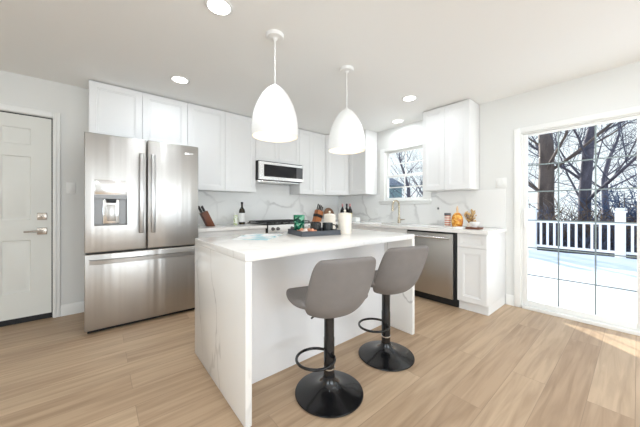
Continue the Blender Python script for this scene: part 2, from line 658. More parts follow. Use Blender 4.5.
# right wall: local x = -y
WY0, WY1, WZ0, WZ1 = 1.155, 1.88, 1.262, 2.085
SY0, SY1, SZ1 = 3.03, 4.87, 2.0
solo('wall_right', wall_cells([-0.12, WY0, WY1, SY0, SY1, 8.0], [0, WZ0, SZ1, WZ1, CEIL],
                              lambda i, j: (i == 1 and j in (1, 2)) or (i == 3 and j in (0, 1)), FACE_X, 0.12), 'wall',
     'light grey wall with the kitchen window and the sliding door', 'wall', kind='structure')
solo('wall_left', box(B(), XL - 0.1, YR, 0, XL, 0.12, CEIL), 'wall', 'plain light grey wall on the entry side', 'wall', kind='structure')
solo('wall_rear', box(B(), XL, YR - 0.1, 0, 0.12, YR, CEIL), 'wall', 'plain light grey wall behind the viewer', 'wall', kind='structure')


def profile_board(pts, a, b):
    """extrude a 2D cross-section (in plane perpendicular to a->b); pts are full 3D offsets"""
    bm = B()
    A = [bm.verts.new(Vector(a) + Vector(p)) for p in pts]
    C_ = [bm.verts.new(Vector(b) + Vector(p)) for p in pts]
    n = len(pts)
    for j in range(n):
        bm.faces.new((A[j], A[(j + 1) % n], C_[(j + 1) % n], C_[j]))
    bm.faces.new(A)
    bm.faces.new(list(reversed(C_)))
    return bm


bb = [(0, 0, 0), (0, -0.014, 0), (0, -0.014, 0.095), (0, -0.008, 0.115), (0, 0, 0.12)]
solo('baseboard_back', profile_board(bb, (-4.028, -0.001, 0), (-3.80, -0.001, 0)), 'trim', 'white baseboard between door casing and fridge', 'baseboard', kind='structure')
bb2 = [(0, 0, 0), (-0.014, 0, 0), (-0.014, 0, 0.095), (-0.008, 0, 0.115), (0, 0, 0.12)]
solo('baseboard_right', profile_board(bb2, (-0.001, -2.891, 0), (-0.001, -2.972, 0)), 'trim', 'short white baseboard between base cabinet and sliding door', 'baseboard', kind='structure')
solo('baseboard_far', profile_board(bb2, (-0.001, -4.95, 0), (-0.001, -7.99, 0)), 'trim', 'white baseboard past the sliding door', 'baseboard', kind='structure')

# entry door (door_1)
cas = B()
for (x0, x1, z0, z1) in ((DX1 + 0.004, -4.029, 0, 2.135), (-5.045, DX0 - 0.004, 0, 2.135), (DX0 - 0.004, DX1 + 0.004, DZ + 0.004, 2.135)):
    box(cas, x0, -0.018, z0, x1, 0.0 - 0.001, z1, 0.004)
    box(cas, x0 + 0.006, -0.024, z0 + 0.0, x1 - 0.03 if x1 - x0 < 0.2 else x1 - 0.006, -0.017, z1 - 0.006, 0.003)
d1 = thing('door_1', 'white six panel entry door at the far left', 'door', ((DX0 + DX1) / 2, 0.03, 0), kind='structure')
part('door_casing', cas, 'trim', d1)
sl = B()
px = [-4.965, -4.824, -4.63, -4.44, -4.244, -4.0985]
pz = [0.055, 0.30, 0.82, 1.02, 1.655, 1.77, 1.935, 2.062]
for i in range(5):
    for j in range(7):
        if i in (1, 3) and j in (1, 3, 5):
            rings_panel(sl, px[i], px[i + 1], pz[j], pz[j + 1], [(0, 0), (0.008, 0.009), (0.022, 0.011), (0.045, 0.003)], Matrix.Translation((0, 0.012, 0)))
        else:
            rings_panel(sl, px[i], px[i + 1], pz[j], pz[j + 1], [(0, 0)], Matrix.Translation((0, 0.012, 0)))
bmesh.ops.remove_doubles(sl, verts=sl.verts[:], dist=1e-5)
box(sl, px[0], 0.0235, pz[0], px[-1], 0.052, pz[-1])
slab = part('door_slab', sl, 'door', d1)
part('weatherstrip', box(box(box(B(), -4.098, 0.014, 0.0, -4.0895, 0.06, 2.0635), -4.965, 0.014, 2.0635, -4.0895, 0.06, 2.0725), -4.965, 0.014, 0.001, -4.0985, 0.06, 0.054), 'black', d1, 'black weather seal')
dh = B()
lathe(dh, [(0, 0.03), (0.012, 0.03), (0.012, 0.0), (0, 0)], n=16, mtx=Matrix.Translation((-4.165, -0.018, 0.905)) @ Matrix.Rotation(R(-90), 4, 'X'))
box(dh, -4.20, -0.004, 0.87, -4.13, 0.011, 0.94, 0.003)
tube(dh, [(-4.165, -0.04, 0.905), (-4.19, -0.045, 0.905), (-4.285, -0.045, 0.905)], 0.0085, 10)
part('door_handle', dh, 'nickel', d1, 'satin nickel lever handle on a square plate')
db = box(B(), -4.20, -0.004, 1.02, -4.13, 0.011, 1.09, 0.003)
box(db, -4.178, -0.018, 1.045, -4.152, -0.004, 1.065, 0.004)
part('deadbolt', db, 'nickel', d1, 'satin nickel deadbolt plate')

# kitchen window (window_1)
wnd = thing('window_1', 'white double hung window above the sink, bare branches outside', 'window', (0.03, -(WY0 + WY1) / 2, WZ0), kind='structure')


def bx(bm, u0, z0, d0, u1, z1, d1, bev=0.003):     # on the right wall: u=-y, depth x
    return box(bm, d0, -u1, z0, d1, -u0, z1, bev)


wc = B()
bx(wc, WY0 - 0.09, WZ0 - 0.005, -0.02, WY0 + 0.003, WZ1 + 0.05, -0.001)
bx(wc, WY1 - 0.003, WZ0 - 0.005, -0.02, WY1 + 0.09, WZ1 + 0.05, -0.001)
bx(wc, WY0 + 0.003, WZ1 - 0.003, -0.02, WY1 - 0.003, WZ1 + 0.05, -0.001)
bx(wc, WY0 - 0.09, WZ0 - 0.065, -0.024, WY1 + 0.09, WZ0 - 0.02, -0.001)
part('window_casing', wc, 'trim', wnd)
part('window_sill', bx(B(), WY0 - 0.1, WZ0 - 0.02, -0.05, WY1 + 0.1, WZ0 + 0.004, 0.04), 'trim', wnd)
mid = 1.66
for nm, z0, z1, d in (('upper_sash', mid - 0.02, WZ1 - 0.003, 0.037), ('lower_sash', WZ0 + 0.006, mid + 0.02, 0.007)):
    s = B()
    bx(s, WY0 + 0.003, z0, d, WY0 + 0.047, z1, d + 0.028)
    bx(s, WY1 - 0.047, z0, d, WY1 - 0.003, z1, d + 0.028)
    bx(s, WY0 + 0.047, z0, d, WY1 - 0.047, z0 + 0.036, d + 0.028)
    bx(s, WY0 + 0.047, z1 - 0.036, d, WY1 - 0.047, z1, d + 0.028)
    so = part(nm, s, 'trim', wnd)
    g = B()
    ym = (WY0 + WY1) / 2
    zm = (z0 + z1) / 2
    bx(g, ym - 0.009, z0 + 0.036, d + 0.008, ym + 0.009, z1 - 0.036, d + 0.02, 0.002)
    bx(g, WY0 + 0.047, zm - 0.009, d + 0.008, WY1 - 0.047, zm + 0.009, d + 0.02, 0.002)
    part('grille', g, 'trim', so)
    part('pane', bx(B(), WY0 + 0.045, z0 + 0.034, d + 0.013, WY1 - 0.045, z1 - 0.034, d + 0.016, 0), 'glass', so)
jm = B()
bx(jm, WY0 - 0.001, WZ0 + 0.004, 0.0, WY0 + 0.003, WZ1, 0.11, 0)
bx(jm, WY1 - 0.003, WZ0 + 0.004, 0.0, WY1 + 0.001, WZ1, 0.11, 0)
part('jamb', jm, 'trim', wnd)

# sliding glass door (door_2)
sd = thing('door_2', 'white sliding glass door with grey grilles onto the snowy deck', 'door', (0.05, -(SY0 + SY1) / 2, 0), kind='structure')
c2 = B()
bx(c2, SY0 - 0.055, 0.0, -0.018, SY0 + 0.006, SZ1 + 0.055, -0.001)
bx(c2, SY1 - 0.006, 0.0, -0.018, SY1 + 0.055, SZ1 + 0.055, -0.001)
bx(c2, SY0 + 0.006, SZ1 - 0.006, -0.018, SY1 - 0.006, SZ1 + 0.055, -0.001)
part('door_casing', c2, 'trim', sd)
fr = B()
bx(fr, SY0, 0.0, 0.0, SY0 + 0.022, SZ1, 0.115)
bx(fr, SY1 - 0.022, 0.0, 0.0, SY1, SZ1, 0.115)
bx(fr, SY0 + 0.022, SZ1 - 0.02, 0.0, SY1 - 0.022, SZ1, 0.115)
bx(fr, SY0 + 0.022, 0.0, -0.03, SY1 - 0.022, 0.035, 0.115)
part('door_frame', fr, 'trim', sd)


def slider(nm, y0, y1, d, munt_y, munt_z):
    s = B()
    bx(s, y0, 0.037, d, y0 + 0.042, SZ1 - 0.022, d + 0.035)
    bx(s, y1 - 0.05, 0.037, d, y1, SZ1 - 0.022, d + 0.035)
    bx(s, y0 + 0.042, 0.037, d, y1 - 0.05, 0.092, d + 0.035)
    bx(s, y0 + 0.042, 1.953, d, y1 - 0.05, SZ1 - 0.022, d + 0.035)
    so = part(nm, s, 'trim', sd)
    g = B()
    for y in munt_y:
        bx(g, y - 0.006, 0.09, d + 0.013, y + 0.006, 1.955, d + 0.022, 0)
    for z in munt_z:
        bx(g, y0 + 0.04, z - 0.006, d + 0.0135, y1 - 0.048, z + 0.006, d + 0.0215, 0)
    part('grille', g, 'muntin', so, 'thin grey grille bars')
    p = bx(B(), y0 + 0.04, 0.09, d + 0.008, y1 - 0.048, 1.955, d + 0.011, 0)
    part('pane', p, 'glass', so)
    return so


MZ = [1.621, 1.323, 1.002, 0.692, 0.383]
s1 = slider('sliding_panel', SY0 + 0.023, 3.94, 0.012, [3.3555, 3.629], MZ)
s2 = slider('fixed_panel', 3.89, SY1 - 0.023, 0.06, [4.20, 4.50], MZ)
hb = B()
bx(hb, SY0 + 0.028, 0.90, 0.003, SY0 + 0.052, 1.14, 0.0115, 0.002)
tube(hb, [(0.004, -(SY0 + 0.04), 0.935), (-0.02, -(SY0 + 0.04), 0.945), (-0.026, -(SY0 + 0.04), 0.975), (-0.026, -(SY0 + 0.04), 1.07), (-0.02, -(SY0 + 0.04), 1.10), (0.004, -(SY0 + 0.04), 1.11)], 0.008, 10)
part('pull_handle', hb, 'trim', s1)

# light switches and outlets
sw = thing('light_switch', 'white light switch plate between the entry door and fridge', 'light switch', (-3.949, -0.004, 1.354))
part('plate', box(B(), -3.985, -0.012, 1.295, -3.913, -0.001, 1.413, 0.002), 'trim', sw)
part('rocker', box(B(), -3.966, -0.019, 1.32, -3.932, -0.0122, 1.388, 0.002), 'trim', sw)
sw = thing('light_switch', 'white light switch plate beside the sliding door casing', 'light switch', (-0.004, -2.86, 1.44))
part('plate', box(B(), -0.007, -2.90, 1.385, -0.001, -2.785, 1.50, 0.002), 'trim', sw)
for yy in (-2.87, -2.815):
    part('rocker', box(B(), -0.011, yy - 0.017, 1.41, -0.0072, yy + 0.017, 1.475, 0.002), 'trim', sw)

# ------------------------------------------------------------------ backsplash
solo('backsplash', box(B(), -2.858, -0.013, 0.902, -0.001, -0.001, 1.525), 'splash', 'veined white marble backsplash behind the range', 'backsplash', (-1.5, -0.007, 0.902))
bs = B()
slab_cells(bs, [0.016, WY0 - 0.092, WY1 + 0.092, 2.889], [0.902, 1.194, 1.365], lambda i, j: not (i == 1 and j == 1), 0.001, 0.013)
bmesh.ops.transform(bs, matrix=Matrix(((0, 0, -1, 0), (-1, 0, 0, 0), (0, 1, 0, 0), (0, 0, 0, 1))), verts=bs.verts[:])
solo('backsplash', bs, 'splash', 'veined white marble backsplash below the window and along the sink counter', 'backsplash', (-0.007, -1.45, 0.902))


def outlet(y, z, dark=False):
    o = thing('wall_outlet', 'small white outlet plate left of the faucet' if not dark else 'outlet plate with dark plug hole above the dishwasher', 'outlet', (-0.014, y, z))
    part('plate', box(B(), -0.019, y - 0.036, z - 0.058, -0.0135, y + 0.036, z + 0.058, 0.002), 'trim', o)
    for dz in (-0.022, 0.022):
        part('socket', box(B(), -0.0205, y - 0.013, z + dz - 0.014, -0.0192, y + 0.013, z + dz + 0.014, 0.0005), 'dark_grey' if dark and dz > 0 else 'trim', o)


outlet(-1.00, 1.07)
outlet(-2.08, 1.11, True)

# ------------------------------------------------------------------ cabinets
CT, CB = 2.447, 1.37       # uppers top / bottom
CF = -0.32                # front plane (door faces)
WC = 'white shaker wall cabinets'
BC = 'white shaker base cabinets'


def at(x, y, z):
    return Matrix.Translation((x, y, z))


def wall_cab_y(name_label, x0, x1, z0, z1, doors):
    t = thing('wall_cabinet', name_label, 'cabinet', ((x0 + x1) / 2, -0.15, z0), WC)
    part('body', box(B(), x0 + 0.0008, CF + 0.0205, z0, x1 - 0.0008, -0.0015 if z0 > 1.5 else -0.0145, z1, 0.001), 'cab', t)
    n = len(doors) - 1
    for a, b in zip(doors, doors[1:]):
        part('door', shaker(b - a - 0.003, z1 - z0 - 0.006, at(a + 0.0015, CF, z0 + 0.003)), 'cab', t)
    return t


def wall_cab_x(name_label, y0, y1, z0, z1, doors, back=-0.0145):
    t = thing('wall_cabinet', name_label, 'cabinet', (-0.15, (y0 + y1) / 2, z0), WC)
    part('body', box(B(), CF + 0.0205, y1 + 0.0008, z0, back, y0 - 0.0008, z1, 0.001), 'cab', t)
    for a, b in zip(doors, doors[1:]):
        part('door', shaker(a - b - 0.003, z1 - z0 - 0.006, at(CF, a - 0.0015, z0 + 0.003) @ FACE_X), 'cab', t)
    return t


wall_cab_y('short white cabinet mounted over the fridge', -3.80, -2.877, 1.86, CT, [-3.80, -3.342, -2.877])
wall_cab_y('tall two door white wall cabinet between fridge and microwave', -2.875, -1.961, CB, CT, [-2.875, -2.409, -1.961])
wall_cab_y('short two door white cabinet directly above the microwave', -1.959, -1.175, 1.835, CT, [-1.959, -1.567, -1.175])
wall_cab_y('white wall cabinet just right of the microwave', -1.173, -0.612, CB, CT, [-1.173, -0.893, -0.612])
# diagonal corner cabinet
t = thing('wall_cabinet', 'white corner wall cabinet with diagonal door', 'cabinet', (-0.3, -0.3, CB), WC)
bm = B()
pl = [(-0.61, -0.0145), (-0.0145, -0.0145), (-0.0145, -0.61), (-0.305, -0.61), (-0.61, -0.305)]
A = [bm.verts.new((x, y, CB)) for x, y in pl]
Bv = [bm.verts.new((x, y, CT)) for x, y in pl]
for j in range(5):
    bm.faces.new((A[j], A[(j + 1) % 5], Bv[(j + 1) % 5], Bv[j]))
bm.faces.new(A)
bm.faces.new(list(reversed(Bv)))
part('body', bm, 'cab', t)
part('door', shaker(0.39, CT - CB - 0.006, at(-0.6215, -0.3215, CB + 0.003) @ FACE_D @ at(0.02, 0, 0)), 'cab', t)
wall_cab_x('narrow white wall cabinet left of the window, side panel showing', -0.612, -1.005, CB, CT, [-0.625, -1.005])
wall_cab_x('white wall cabinet hung right of the window', -2.008, -2.609, CB, CT, [-2.008, -2.3085, -2.609])

# base cabinets
BF = -0.612


def base_cab_y(label, x0, x1, doors, drawer=True):
    t = thing('base_cabinet', label, 'cabinet', ((x0 + x1) / 2, -0.3, 0), BC)
    bm = box(B(), x0 + 0.0008, BF + 0.0205, 0.10, x1 - 0.0008, -0.002, 0.858, 0.001)
    part('body', bm, 'cab', t)
    part('toe_kick', box(B(), x0 + 0.0008, BF + 0.07, 0.001, x1 - 0.0008, -0.02, 0.0995), 'cab', t)
    for a, b in zip(doors, doors[1:]):
        if drawer:
            part('drawer', shaker(b - a - 0.003, 0.15, at(a + 0.0015, BF, 0.705), rail=0.035), 'cab', t)
        part('door', shaker(b - a - 0.003, 0.597 if drawer else 0.75, at(a + 0.0015, BF, 0.105)), 'cab', t)
    return t


def base_cab_x(label, y0, y1, doors, drawer=True, body0=None):
    t = thing('base_cabinet', label, 'cabinet', (-0.3, (y0 + y1) / 2, 0), BC)
    part('body', box(B(), BF + 0.0205, y1 + 0.0008, 0.10, -0.002, y0 - 0.0008, 0.858 if drawer else 0.66, 0.001), 'cab', t)
    part('toe_kick', box(B(), BF + 0.05, y1 + 0.0008, 0.001, -0.02, y0 - 0.0008, 0.0995), 'cab', t)
    for a, b in zip(doors, doors[1:]):
        if drawer:
            part('drawer', shaker(a - b - 0.003, 0.15, at(BF, a - 0.0015, 0.705) @ FACE_X, rail=0.035), 'cab', t)
        part('door', shaker(a - b - 0.003, 0.597 if drawer else 0.75, at(BF, a - 0.0015, 0.105) @ FACE_X), 'cab', t)
    return t


base_cab_y('white base cabinet between the fridge and the range', -2.858, -1.955, [-2.858, -2.414, -1.955])
base_cab_y('white base cabinet in the corner right of the range', -1.185, -0.66, [-1.185, -0.66])
base_cab_x('white sink base cabinet below the window', -0.66, -1.948, [-0.66, -1.09, -1.52, -1.948], drawer=False)
t = base_cab_x('white base cabinet with one drawer at the counter end beside the sliding door', -2.588, -2.887, [-2.588, -2.887])

# ------------------------------------------------------------------ worktops
CZ0, CZ1 = 0.861, 0.90
solo('countertop', slab_cells(B(), [-2.858, -1.952], [-0.64, -0.0145], lambda i, j: True, CZ0, CZ1), 'counter', 'white quartz countertop between the fridge and the range', 'countertop', (-2.4, -0.32, CZ0))
cx = [-1.188, -0.64, -0.54, -0.13, -0.0145]
cy = [-2.905, -1.86, -1.18, -0.64, -0.0145]
solo('countertop', slab_cells(B(), cx, cy, lambda i, j: (i == 0 and j == 3) or (i > 0 and not (i == 2 and j == 1)), CZ0, CZ1), 'counter',
     'long L shaped white quartz countertop under the window', 'countertop', (-0.4, -1.2, CZ0))
# sink bowl
sk = B()
slab_cells(sk, [-0.55, -0.54, -0.13, -0.12], [-1.87, -1.86, -1.18, -1.17], lambda i, j: not (i == 1 and j == 1), 0.67, 0.8605)
box(sk, -0.54, -1.86, 0.67, -0.13, -1.18, 0.68)
solo('sink', sk, 'steel_bright', 'stainless undermount sink below the window', 'sink', (-0.33, -1.52, 0.67))
# faucet
fx, fy = -0.085, -1.484
t = thing('faucet', 'tall champagne metal gooseneck faucet below the window', 'faucet', (fx, fy, 0.9005))
part('base', lathe(B(), [(0, 0), (0.027, 0), (0.027, 0.008), (0.022, 0.012), (0.02, 0.09), (0.017, 0.095), (0, 0.095)], (fx, fy, 0.9005), 24), 'champagne', t)
pts = [(fx, fy, 0.98), (fx, fy, 1.17)]
for k in range(1, 13):
    a = PI * k / 12
    pts.append((fx - 0.085 + 0.085 * math.cos(a), fy, 1.17 + 0.085 * math.sin(a)))
part('spout', tube(B(), pts, 0.0125, 14), 'champagne', t)
part('spray_head', tube(B(), [(fx - 0.17, fy, 1.175), (fx - 0.17, fy, 1.15), (fx - 0.171, fy, 1.09)], [0.0125, 0.017, 0.018], 16), 'champagne', t)
part('lever', tube(B(), [(fx, fy - 0.018, 0.955), (fx, fy - 0.05, 0.957), (fx - 0.005, fy - 0.105, 0.962)], [0.011, 0.009, 0.006], 12), 'champagne', t)

# ------------------------------------------------------------------ refrigerator
FX0, FX1, FXM = -3.819, -2.866, -3.35
FY, FD = -0.757, -0.685
t = thing('refrigerator', 'tall stainless steel french door refrigerator beside the entry wall', 'refrigerator', ((FX0 + FX1) / 2, -0.38, 0))
part('body', box(B(), FX0 + 0.006, FD + 0.004, 0.03, FX1 - 0.006, -0.03, 1.79, 0.004), 'dark_grey', t)
part('toe_grille', box(B(), FX0 + 0.02, FD - 0.03, 0.004, FX1 - 0.02, FD + 0.2, 0.0295, 0.002), 'black', t)
part('top_cap', box(B(), FX0 + 0.01, FD + 0.006, 1.7905, FX1 - 0.01, -0.05, 1.803, 0.002), 'dark_grey', t)
hx0, hx1, hz0, hz1 = -3.753, -3.508, 0.977, 1.401
bm = B()
zs = [0.735, hz0, 1.262, 1.818]
xs = [FX0, hx0, hx1, FXM - 0.004]
slab_cells(bm, xs, zs, lambda i, j: not (i == 1 and j == 1), 0, 0.072)
bmesh.ops.transform(bm, matrix=Matrix(((1, 0, 0, 0), (0, 0, 1, FY), (0, 1, 0, 0), (0, 0, 0, 1))), verts=bm.verts[:])
es = [e for e in bm.edges if all(abs(v.co.y - FY) < 1e-5 for v in e.verts) and
      (all(abs(v.co.x - FX0) < 1e-5 for v in e.verts) or all(abs(v.co.x - xs[3]) < 1e-5 for v in e.verts) or
       all(abs(v.co.z - zs[3]) < 1e-5 for v in e.verts) or all(abs(v.co.z - zs[0]) < 1e-5 for v in e.verts))]
bmesh.ops.bevel(bm, geom=es, offset=0.009, segments=3, affect='EDGES', profile=0.5)
ld = part('door', bm, 'steel', t)
rd = part('door', box(B(), FXM + 0.004, FY, 0.735, FX1, FD, 1.818, 0.009, 3), 'steel', t)
fz = part('freezer_drawer', box(B(), FX0, FY, 0.036, FX1, FD, 0.722, 0.009, 3), 'steel', t)
# dispenser
cp = box(B(), hx0 + 0.002, FY - 0.004, 1.264, hx1 - 0.002, FY + 0.06, hz1 - 0.002, 0.003)
part('control_panel', box(B(), hx0 + 0.002, FY - 0.004, 1.264, hx1 - 0.002, FY - 0.0005, hz1 - 0.002, 0.0015), 'steel_bright', ld, 'bright control panel')
rc = B()
box(rc, hx0 + 0.0005, FY + 0.052, hz0 + 0.0005, hx1 - 0.0005, FY + 0.07, 1.2615)
box(rc, hx0 + 0.0005, FY + 0.002, hz0 + 0.0005, hx0 + 0.005, FY + 0.052, 1.2615)
box(rc, hx1 - 0.005, FY + 0.002, hz0 + 0.0005, hx1 - 0.0005, FY + 0.052, 1.2615)
box(rc, hx0 + 0.005, FY + 0.002, 1.225, hx1 - 0.005, FY + 0.052, 1.2615)
part('dispenser_recess', rc, 'recess', ld, 'dark grey dispenser recess')
cm = B()
box(cm, hx0 + 0.06, FY + 0.02, hz0 + 0.012, hx1 - 0.06, FY + 0.0515, 1.224, 0.008)
part('dispenser_column', cm, 'steel_bright', ld)
part('paddle', box(B(), hx0 + 0.09, FY + 0.008, 1.02, hx1 - 0.09, FY + 0.0195, 1.17, 0.004), 'steel', ld)
part('nozzle', box(B(), hx0 + 0.085, FY + 0.006, 1.19, hx1 - 0.085, FY + 0.0195, 1.2245, 0.004), 'black', ld)
part('drip_tray', box(B(), hx0 + 0.006, FY + 0.001, hz0 + 0.001, hx1 - 0.006, FY + 0.0515, hz0 + 0.0115, 0.002), 'recess', ld)


def vhandle(x, par):
    bm = B()
    box(bm, x - 0.019, FY - 0.052, 0.895, x + 0.019, FY - 0.036, 1.672, 0.006, 3)
    for z in (0.93, 1.64):
        box(bm, x - 0.013, FY - 0.037, z - 0.02, x + 0.013, FY - 0.0005, z + 0.02, 0.004)
    part('handle', bm, 'steel_dark', par, 'darker vertical bar handle')


vhandle(-3.398, ld)
vhandle(-3.302, rd)
bm = B()
n = 17
xa, xb = FX0 + 0.035, FX1 - 0.03
vs = []
for k in range(n):
    f = k / (n - 1)
    x = xa + (xb - xa) * f
    y = FY - 0.03 - 0.028 * (1 - (2 * f - 1) ** 4)
    vs.append([bm.verts.new(p) for p in ((x, y, 0.634), (x, y, 0.668), (x, y + 0.016, 0.672), (x, y + 0.016, 0.63))])
for a, b in zip(vs, vs[1:]):
    for j in range(4):
        bm.faces.new((a[j], a[(j + 1) % 4], b[(j + 1) % 4], b[j]))
bm.faces.new(vs[0])
bm.faces.new(list(reversed(vs[-1])))
for x in (xa + 0.012, xb - 0.012):
    box(bm, x - 0.012, FY - 0.03, 0.634, x + 0.012, FY - 0.0005, 0.668, 0.003)
part('handle', bm, 'steel_dark', fz, 'darker horizontal bar handle')
part('badge', box(B(), -3.006, FY - 0.002, 1.722, -2.922, FY - 0.0003, 1.742, 0.0006), 'steel_bright', rd, 'small bright nameplate')

# ------------------------------------------------------------------ microwave hood
MX0, MX1, MY, MZ0, MZ1 = -1.957, -1.177, -0.425, 1.55, 1.815
t = thing('microwave', 'low stainless microwave hood above the range', 'microwave', ((MX0 + MX1) / 2, -0.2, MZ0))
part('body', box(B(), MX0, MY + 0.03, MZ0, MX1, -0.0145, MZ1 + 0.015, 0.003), 'black', t)
df = B()
slab_cells(df, [MX0, MX0 + 0.075, MX1 - 0.13, MX1 - 0.012, MX1], [MZ0 + 0.004, MZ0 + 0.05, MZ1 - 0.038, MZ1], lambda i, j: not (j == 1 and i in (1, 2)), MY, MY + 0.028)
bmesh.ops.transform(df, matrix=Matrix(((1, 0, 0, 0), (0, 0, 1, 0), (0, 1, 0, 0), (0, 0, 0, 1))), verts=df.verts[:])
dd = part('door', df, 'steel_bright', t)
part('window', box(B(), MX0 + 0.076, MY + 0.006, MZ0 + 0.051, MX1 - 0.13, MY + 0.024, MZ1 - 0.039), 'black_glass', dd, 'dark glass window')
part('control_panel', box(B(), MX1 - 0.129, MY + 0.007, MZ0 + 0.051, MX1 - 0.013, MY + 0.024, MZ1 - 0.039), 'dark_grey', t, 'dark grey control strip')
part('vent', box(B(), MX0 + 0.01, MY + 0.06, MZ0 - 0.024, MX1 - 0.02, -0.06, MZ0 - 0.0005, 0.004), 'steel_bright', t)

# ------------------------------------------------------------------ range
RX0, RX1, RY = -1.949, -1.191, -0.675
t = thing('range', 'stainless slide in gas range with black grates', 'stove', ((RX0 + RX1) / 2, -0.35, 0))
part('body', box(B(), RX0, RY + 0.012, 0.06, RX1, -0.0150, 0.905, 0.003), 'black', t)
part('control_panel', box(B(), RX0 + 0.001, RY - 0.005, 0.80, RX1 - 0.001, RY + 0.0115, 0.902, 0.003), 'steel_satin', t)
od = part('oven_door', box(B(), RX0 + 0.003, RY - 0.02, 0.23, RX1 - 0.003, RY + 0.0115, 0.79, 0.005), 'steel', t)
part('oven_window', box(B(), RX0 + 0.12, RY - 0.022, 0.36, RX1 - 0.12, RY - 0.0203, 0.66, 0.0005), 'black_glass', od)
part('handle', tube(B(), [(RX0 + 0.06, RY - 0.02, 0.75), (RX0 + 0.06, RY - 0.06, 0.755), (RX1 - 0.06, RY - 0.06, 0.755), (RX1 - 0.06, RY - 0.02, 0.75)], 0.011, 12), 'steel_bright', od)
part('drawer', box(B(), RX0 + 0.003, RY - 0.015, 0.065, RX1 - 0.003, RY + 0.0115, 0.222, 0.004), 'steel', t)
for k in range(5):
    kx = RX0 + 0.065 + k * 0.157
    if k == 1:
        kx = RX0 + 0.145
    bm = B()
    mt = at(kx, RY - 0.0053, 0.85) @ Matrix.Rotation(R(90), 4, 'X')
    lathe(bm, [(0, 0), (0.024, 0), (0.024, 0.006), (0.019, 0.01), (0.017, 0.034), (0.014, 0.037), (0, 0.037)], n=24, mtx=mt)
    part('knob', bm, 'knob', t)
part('cooktop', box(B(), RX0 - 0.002, RY + 0.03, 0.9055, RX1 + 0.002, -0.0150, 0.916, 0.003), 'black_gloss', t)
for k, (gx0, gx1) in enumerate(((RX0 + 0.01, RX0 + 0.25), (RX0 + 0.26, RX1 - 0.26), (RX1 - 0.25, RX1 - 0.01))):
    gbm = B()
    for yy in (RY + 0.06, RY + 0.2, RY + 0.34, RY + 0.48, RY + 0.61):
        box(gbm, gx0, yy - 0.006, 0.932, gx1, yy + 0.006, 0.944, 0.002)
    for xx in (gx0 + 0.006, (gx0 + gx1) / 2, gx1 - 0.006):
        box(gbm, xx - 0.006, RY + 0.055, 0.932, xx + 0.006, RY + 0.615, 0.944, 0.002)
        for yy in (RY + 0.06, RY + 0.61):
            box(gbm, xx - 0.006, yy - 0.006, 0.9165, xx + 0.006, yy + 0.006, 0.935, 0)
    part('grate', gbm, 'cast_iron', t)
for (kx, ky) in ((RX0 + 0.13, RY + 0.19), (RX0 + 0.13, RY + 0.48), (RX1 - 0.13, RY + 0.19), (RX1 - 0.13, RY + 0.48), ((RX0 + RX1) / 2, RY + 0.33)):
    part('burner', lathe(B(), [(0, 0.0125), (0.028, 0.0125), (0.032, 0.008), (0.045, 0.004), (0.045, 0), (0, 0)], (kx, ky, 0.9163), 20), 'cast_iron', t)

# ------------------------------------------------------------------ dishwasher
DY0, DY1 = -1.956, -2.578
t = thing('dishwasher', 'stainless dishwasher in the sink counter beside the end cabinet', 'dishwasher', (-0.3, (DY0 + DY1) / 2, 0))
part('body', box(B(), BF + 0.012, DY1, 0.10, -0.02, DY0, 0.857, 0.002), 'black', t)
part('toe_kick', box(B(), BF + 0.04, DY1, 0.002, -0.3, DY0, 0.0995, 0.002), 'black', t)
dpan = part('door', box(B(), BF - 0.022, DY1 + 0.028, 0.095, BF + 0.0115, DY0 - 0.006, 0.838, 0.005), 'steel', t)
hbm = tube(B(), [(BF - 0.06, DY1 + 0.05, 0.79), (BF - 0.06, DY0 - 0.03, 0.79)], 0.011, 14)
for yy in (DY1 + 0.075, DY0 - 0.055):
    tube(hbm, [(BF - 0.021, yy, 0.79), (BF - 0.058, yy, 0.79)], 0.008, 10)
part('handle', hbm, 'steel_bright', dpan)

# ------------------------------------------------------------------ island
IX0, IX1, IY0, IY1 = -3.139, -1.524, -2.601, -1.661
t = thing('kitchen_island', 'white kitchen island with marble waterfall ends', 'kitchen island', ((IX0 + IX1) / 2, (IY0 + IY1) / 2, 0))
part('countertop', box(B(), IX0, IY0, 0.863, IX1, IY1, 0.903, 0.0025), 'counter', t)
part('waterfall_panel', box(B(), IX0, IY0, 0.001, IX0 + 0.036, IY1, 0.8625, 0.002), 'fall', t, 'grey veined waterfall end facing the fridge')
part('waterfall_panel', box(B(), IX1 - 0.036, IY0, 0.001, IX1, IY1, 0.8625, 0.002), 'fall', t, 'waterfall end facing the dishwasher')
part('cabinet_body', box(B(), IX0 + 0.0365, -2.296, 0.001, IX1 - 0.0365, IY1 + 0.045, 0.8625, 0.001), 'island', t)
w = (IX1 - IX0 - 0.076) / 3
FACE_B = Matrix.Rotation(R(180), 4, 'Z')
for k in range(3):
    part('door', shaker(w - 0.004, 0.74, at(IX1 - 0.038 - k * w - 0.002, IY1 + 0.02, 0.11) @ FACE_B), 'island', t)

# ------------------------------------------------------------------ bar stools
random.seed(3)


def interp_shell(prof, nt, p_exp, t0=0.04, sub=2):
    """prof rows: (y, z, half width, side rise dz, side forward dy). Builds a curved cushion surface and thickens it."""
    bm = B()
    rows = []
    for (y, z, wd, dz, dy) in prof:
        row = []
        for k in range(nt):
            s = -1 + 2 * k / (nt - 1)
            a = abs(s) ** p_exp
            row.append(bm.verts.new((s * wd - 0.022, y + dy * a, z + dz * a)))
        rows.append(row)
    for a, b in zip(rows, rows[1:]):
        for k in range(nt - 1):
            bm.faces.new((a[k], a[k + 1], b[k + 1], b[k]))
    return bm


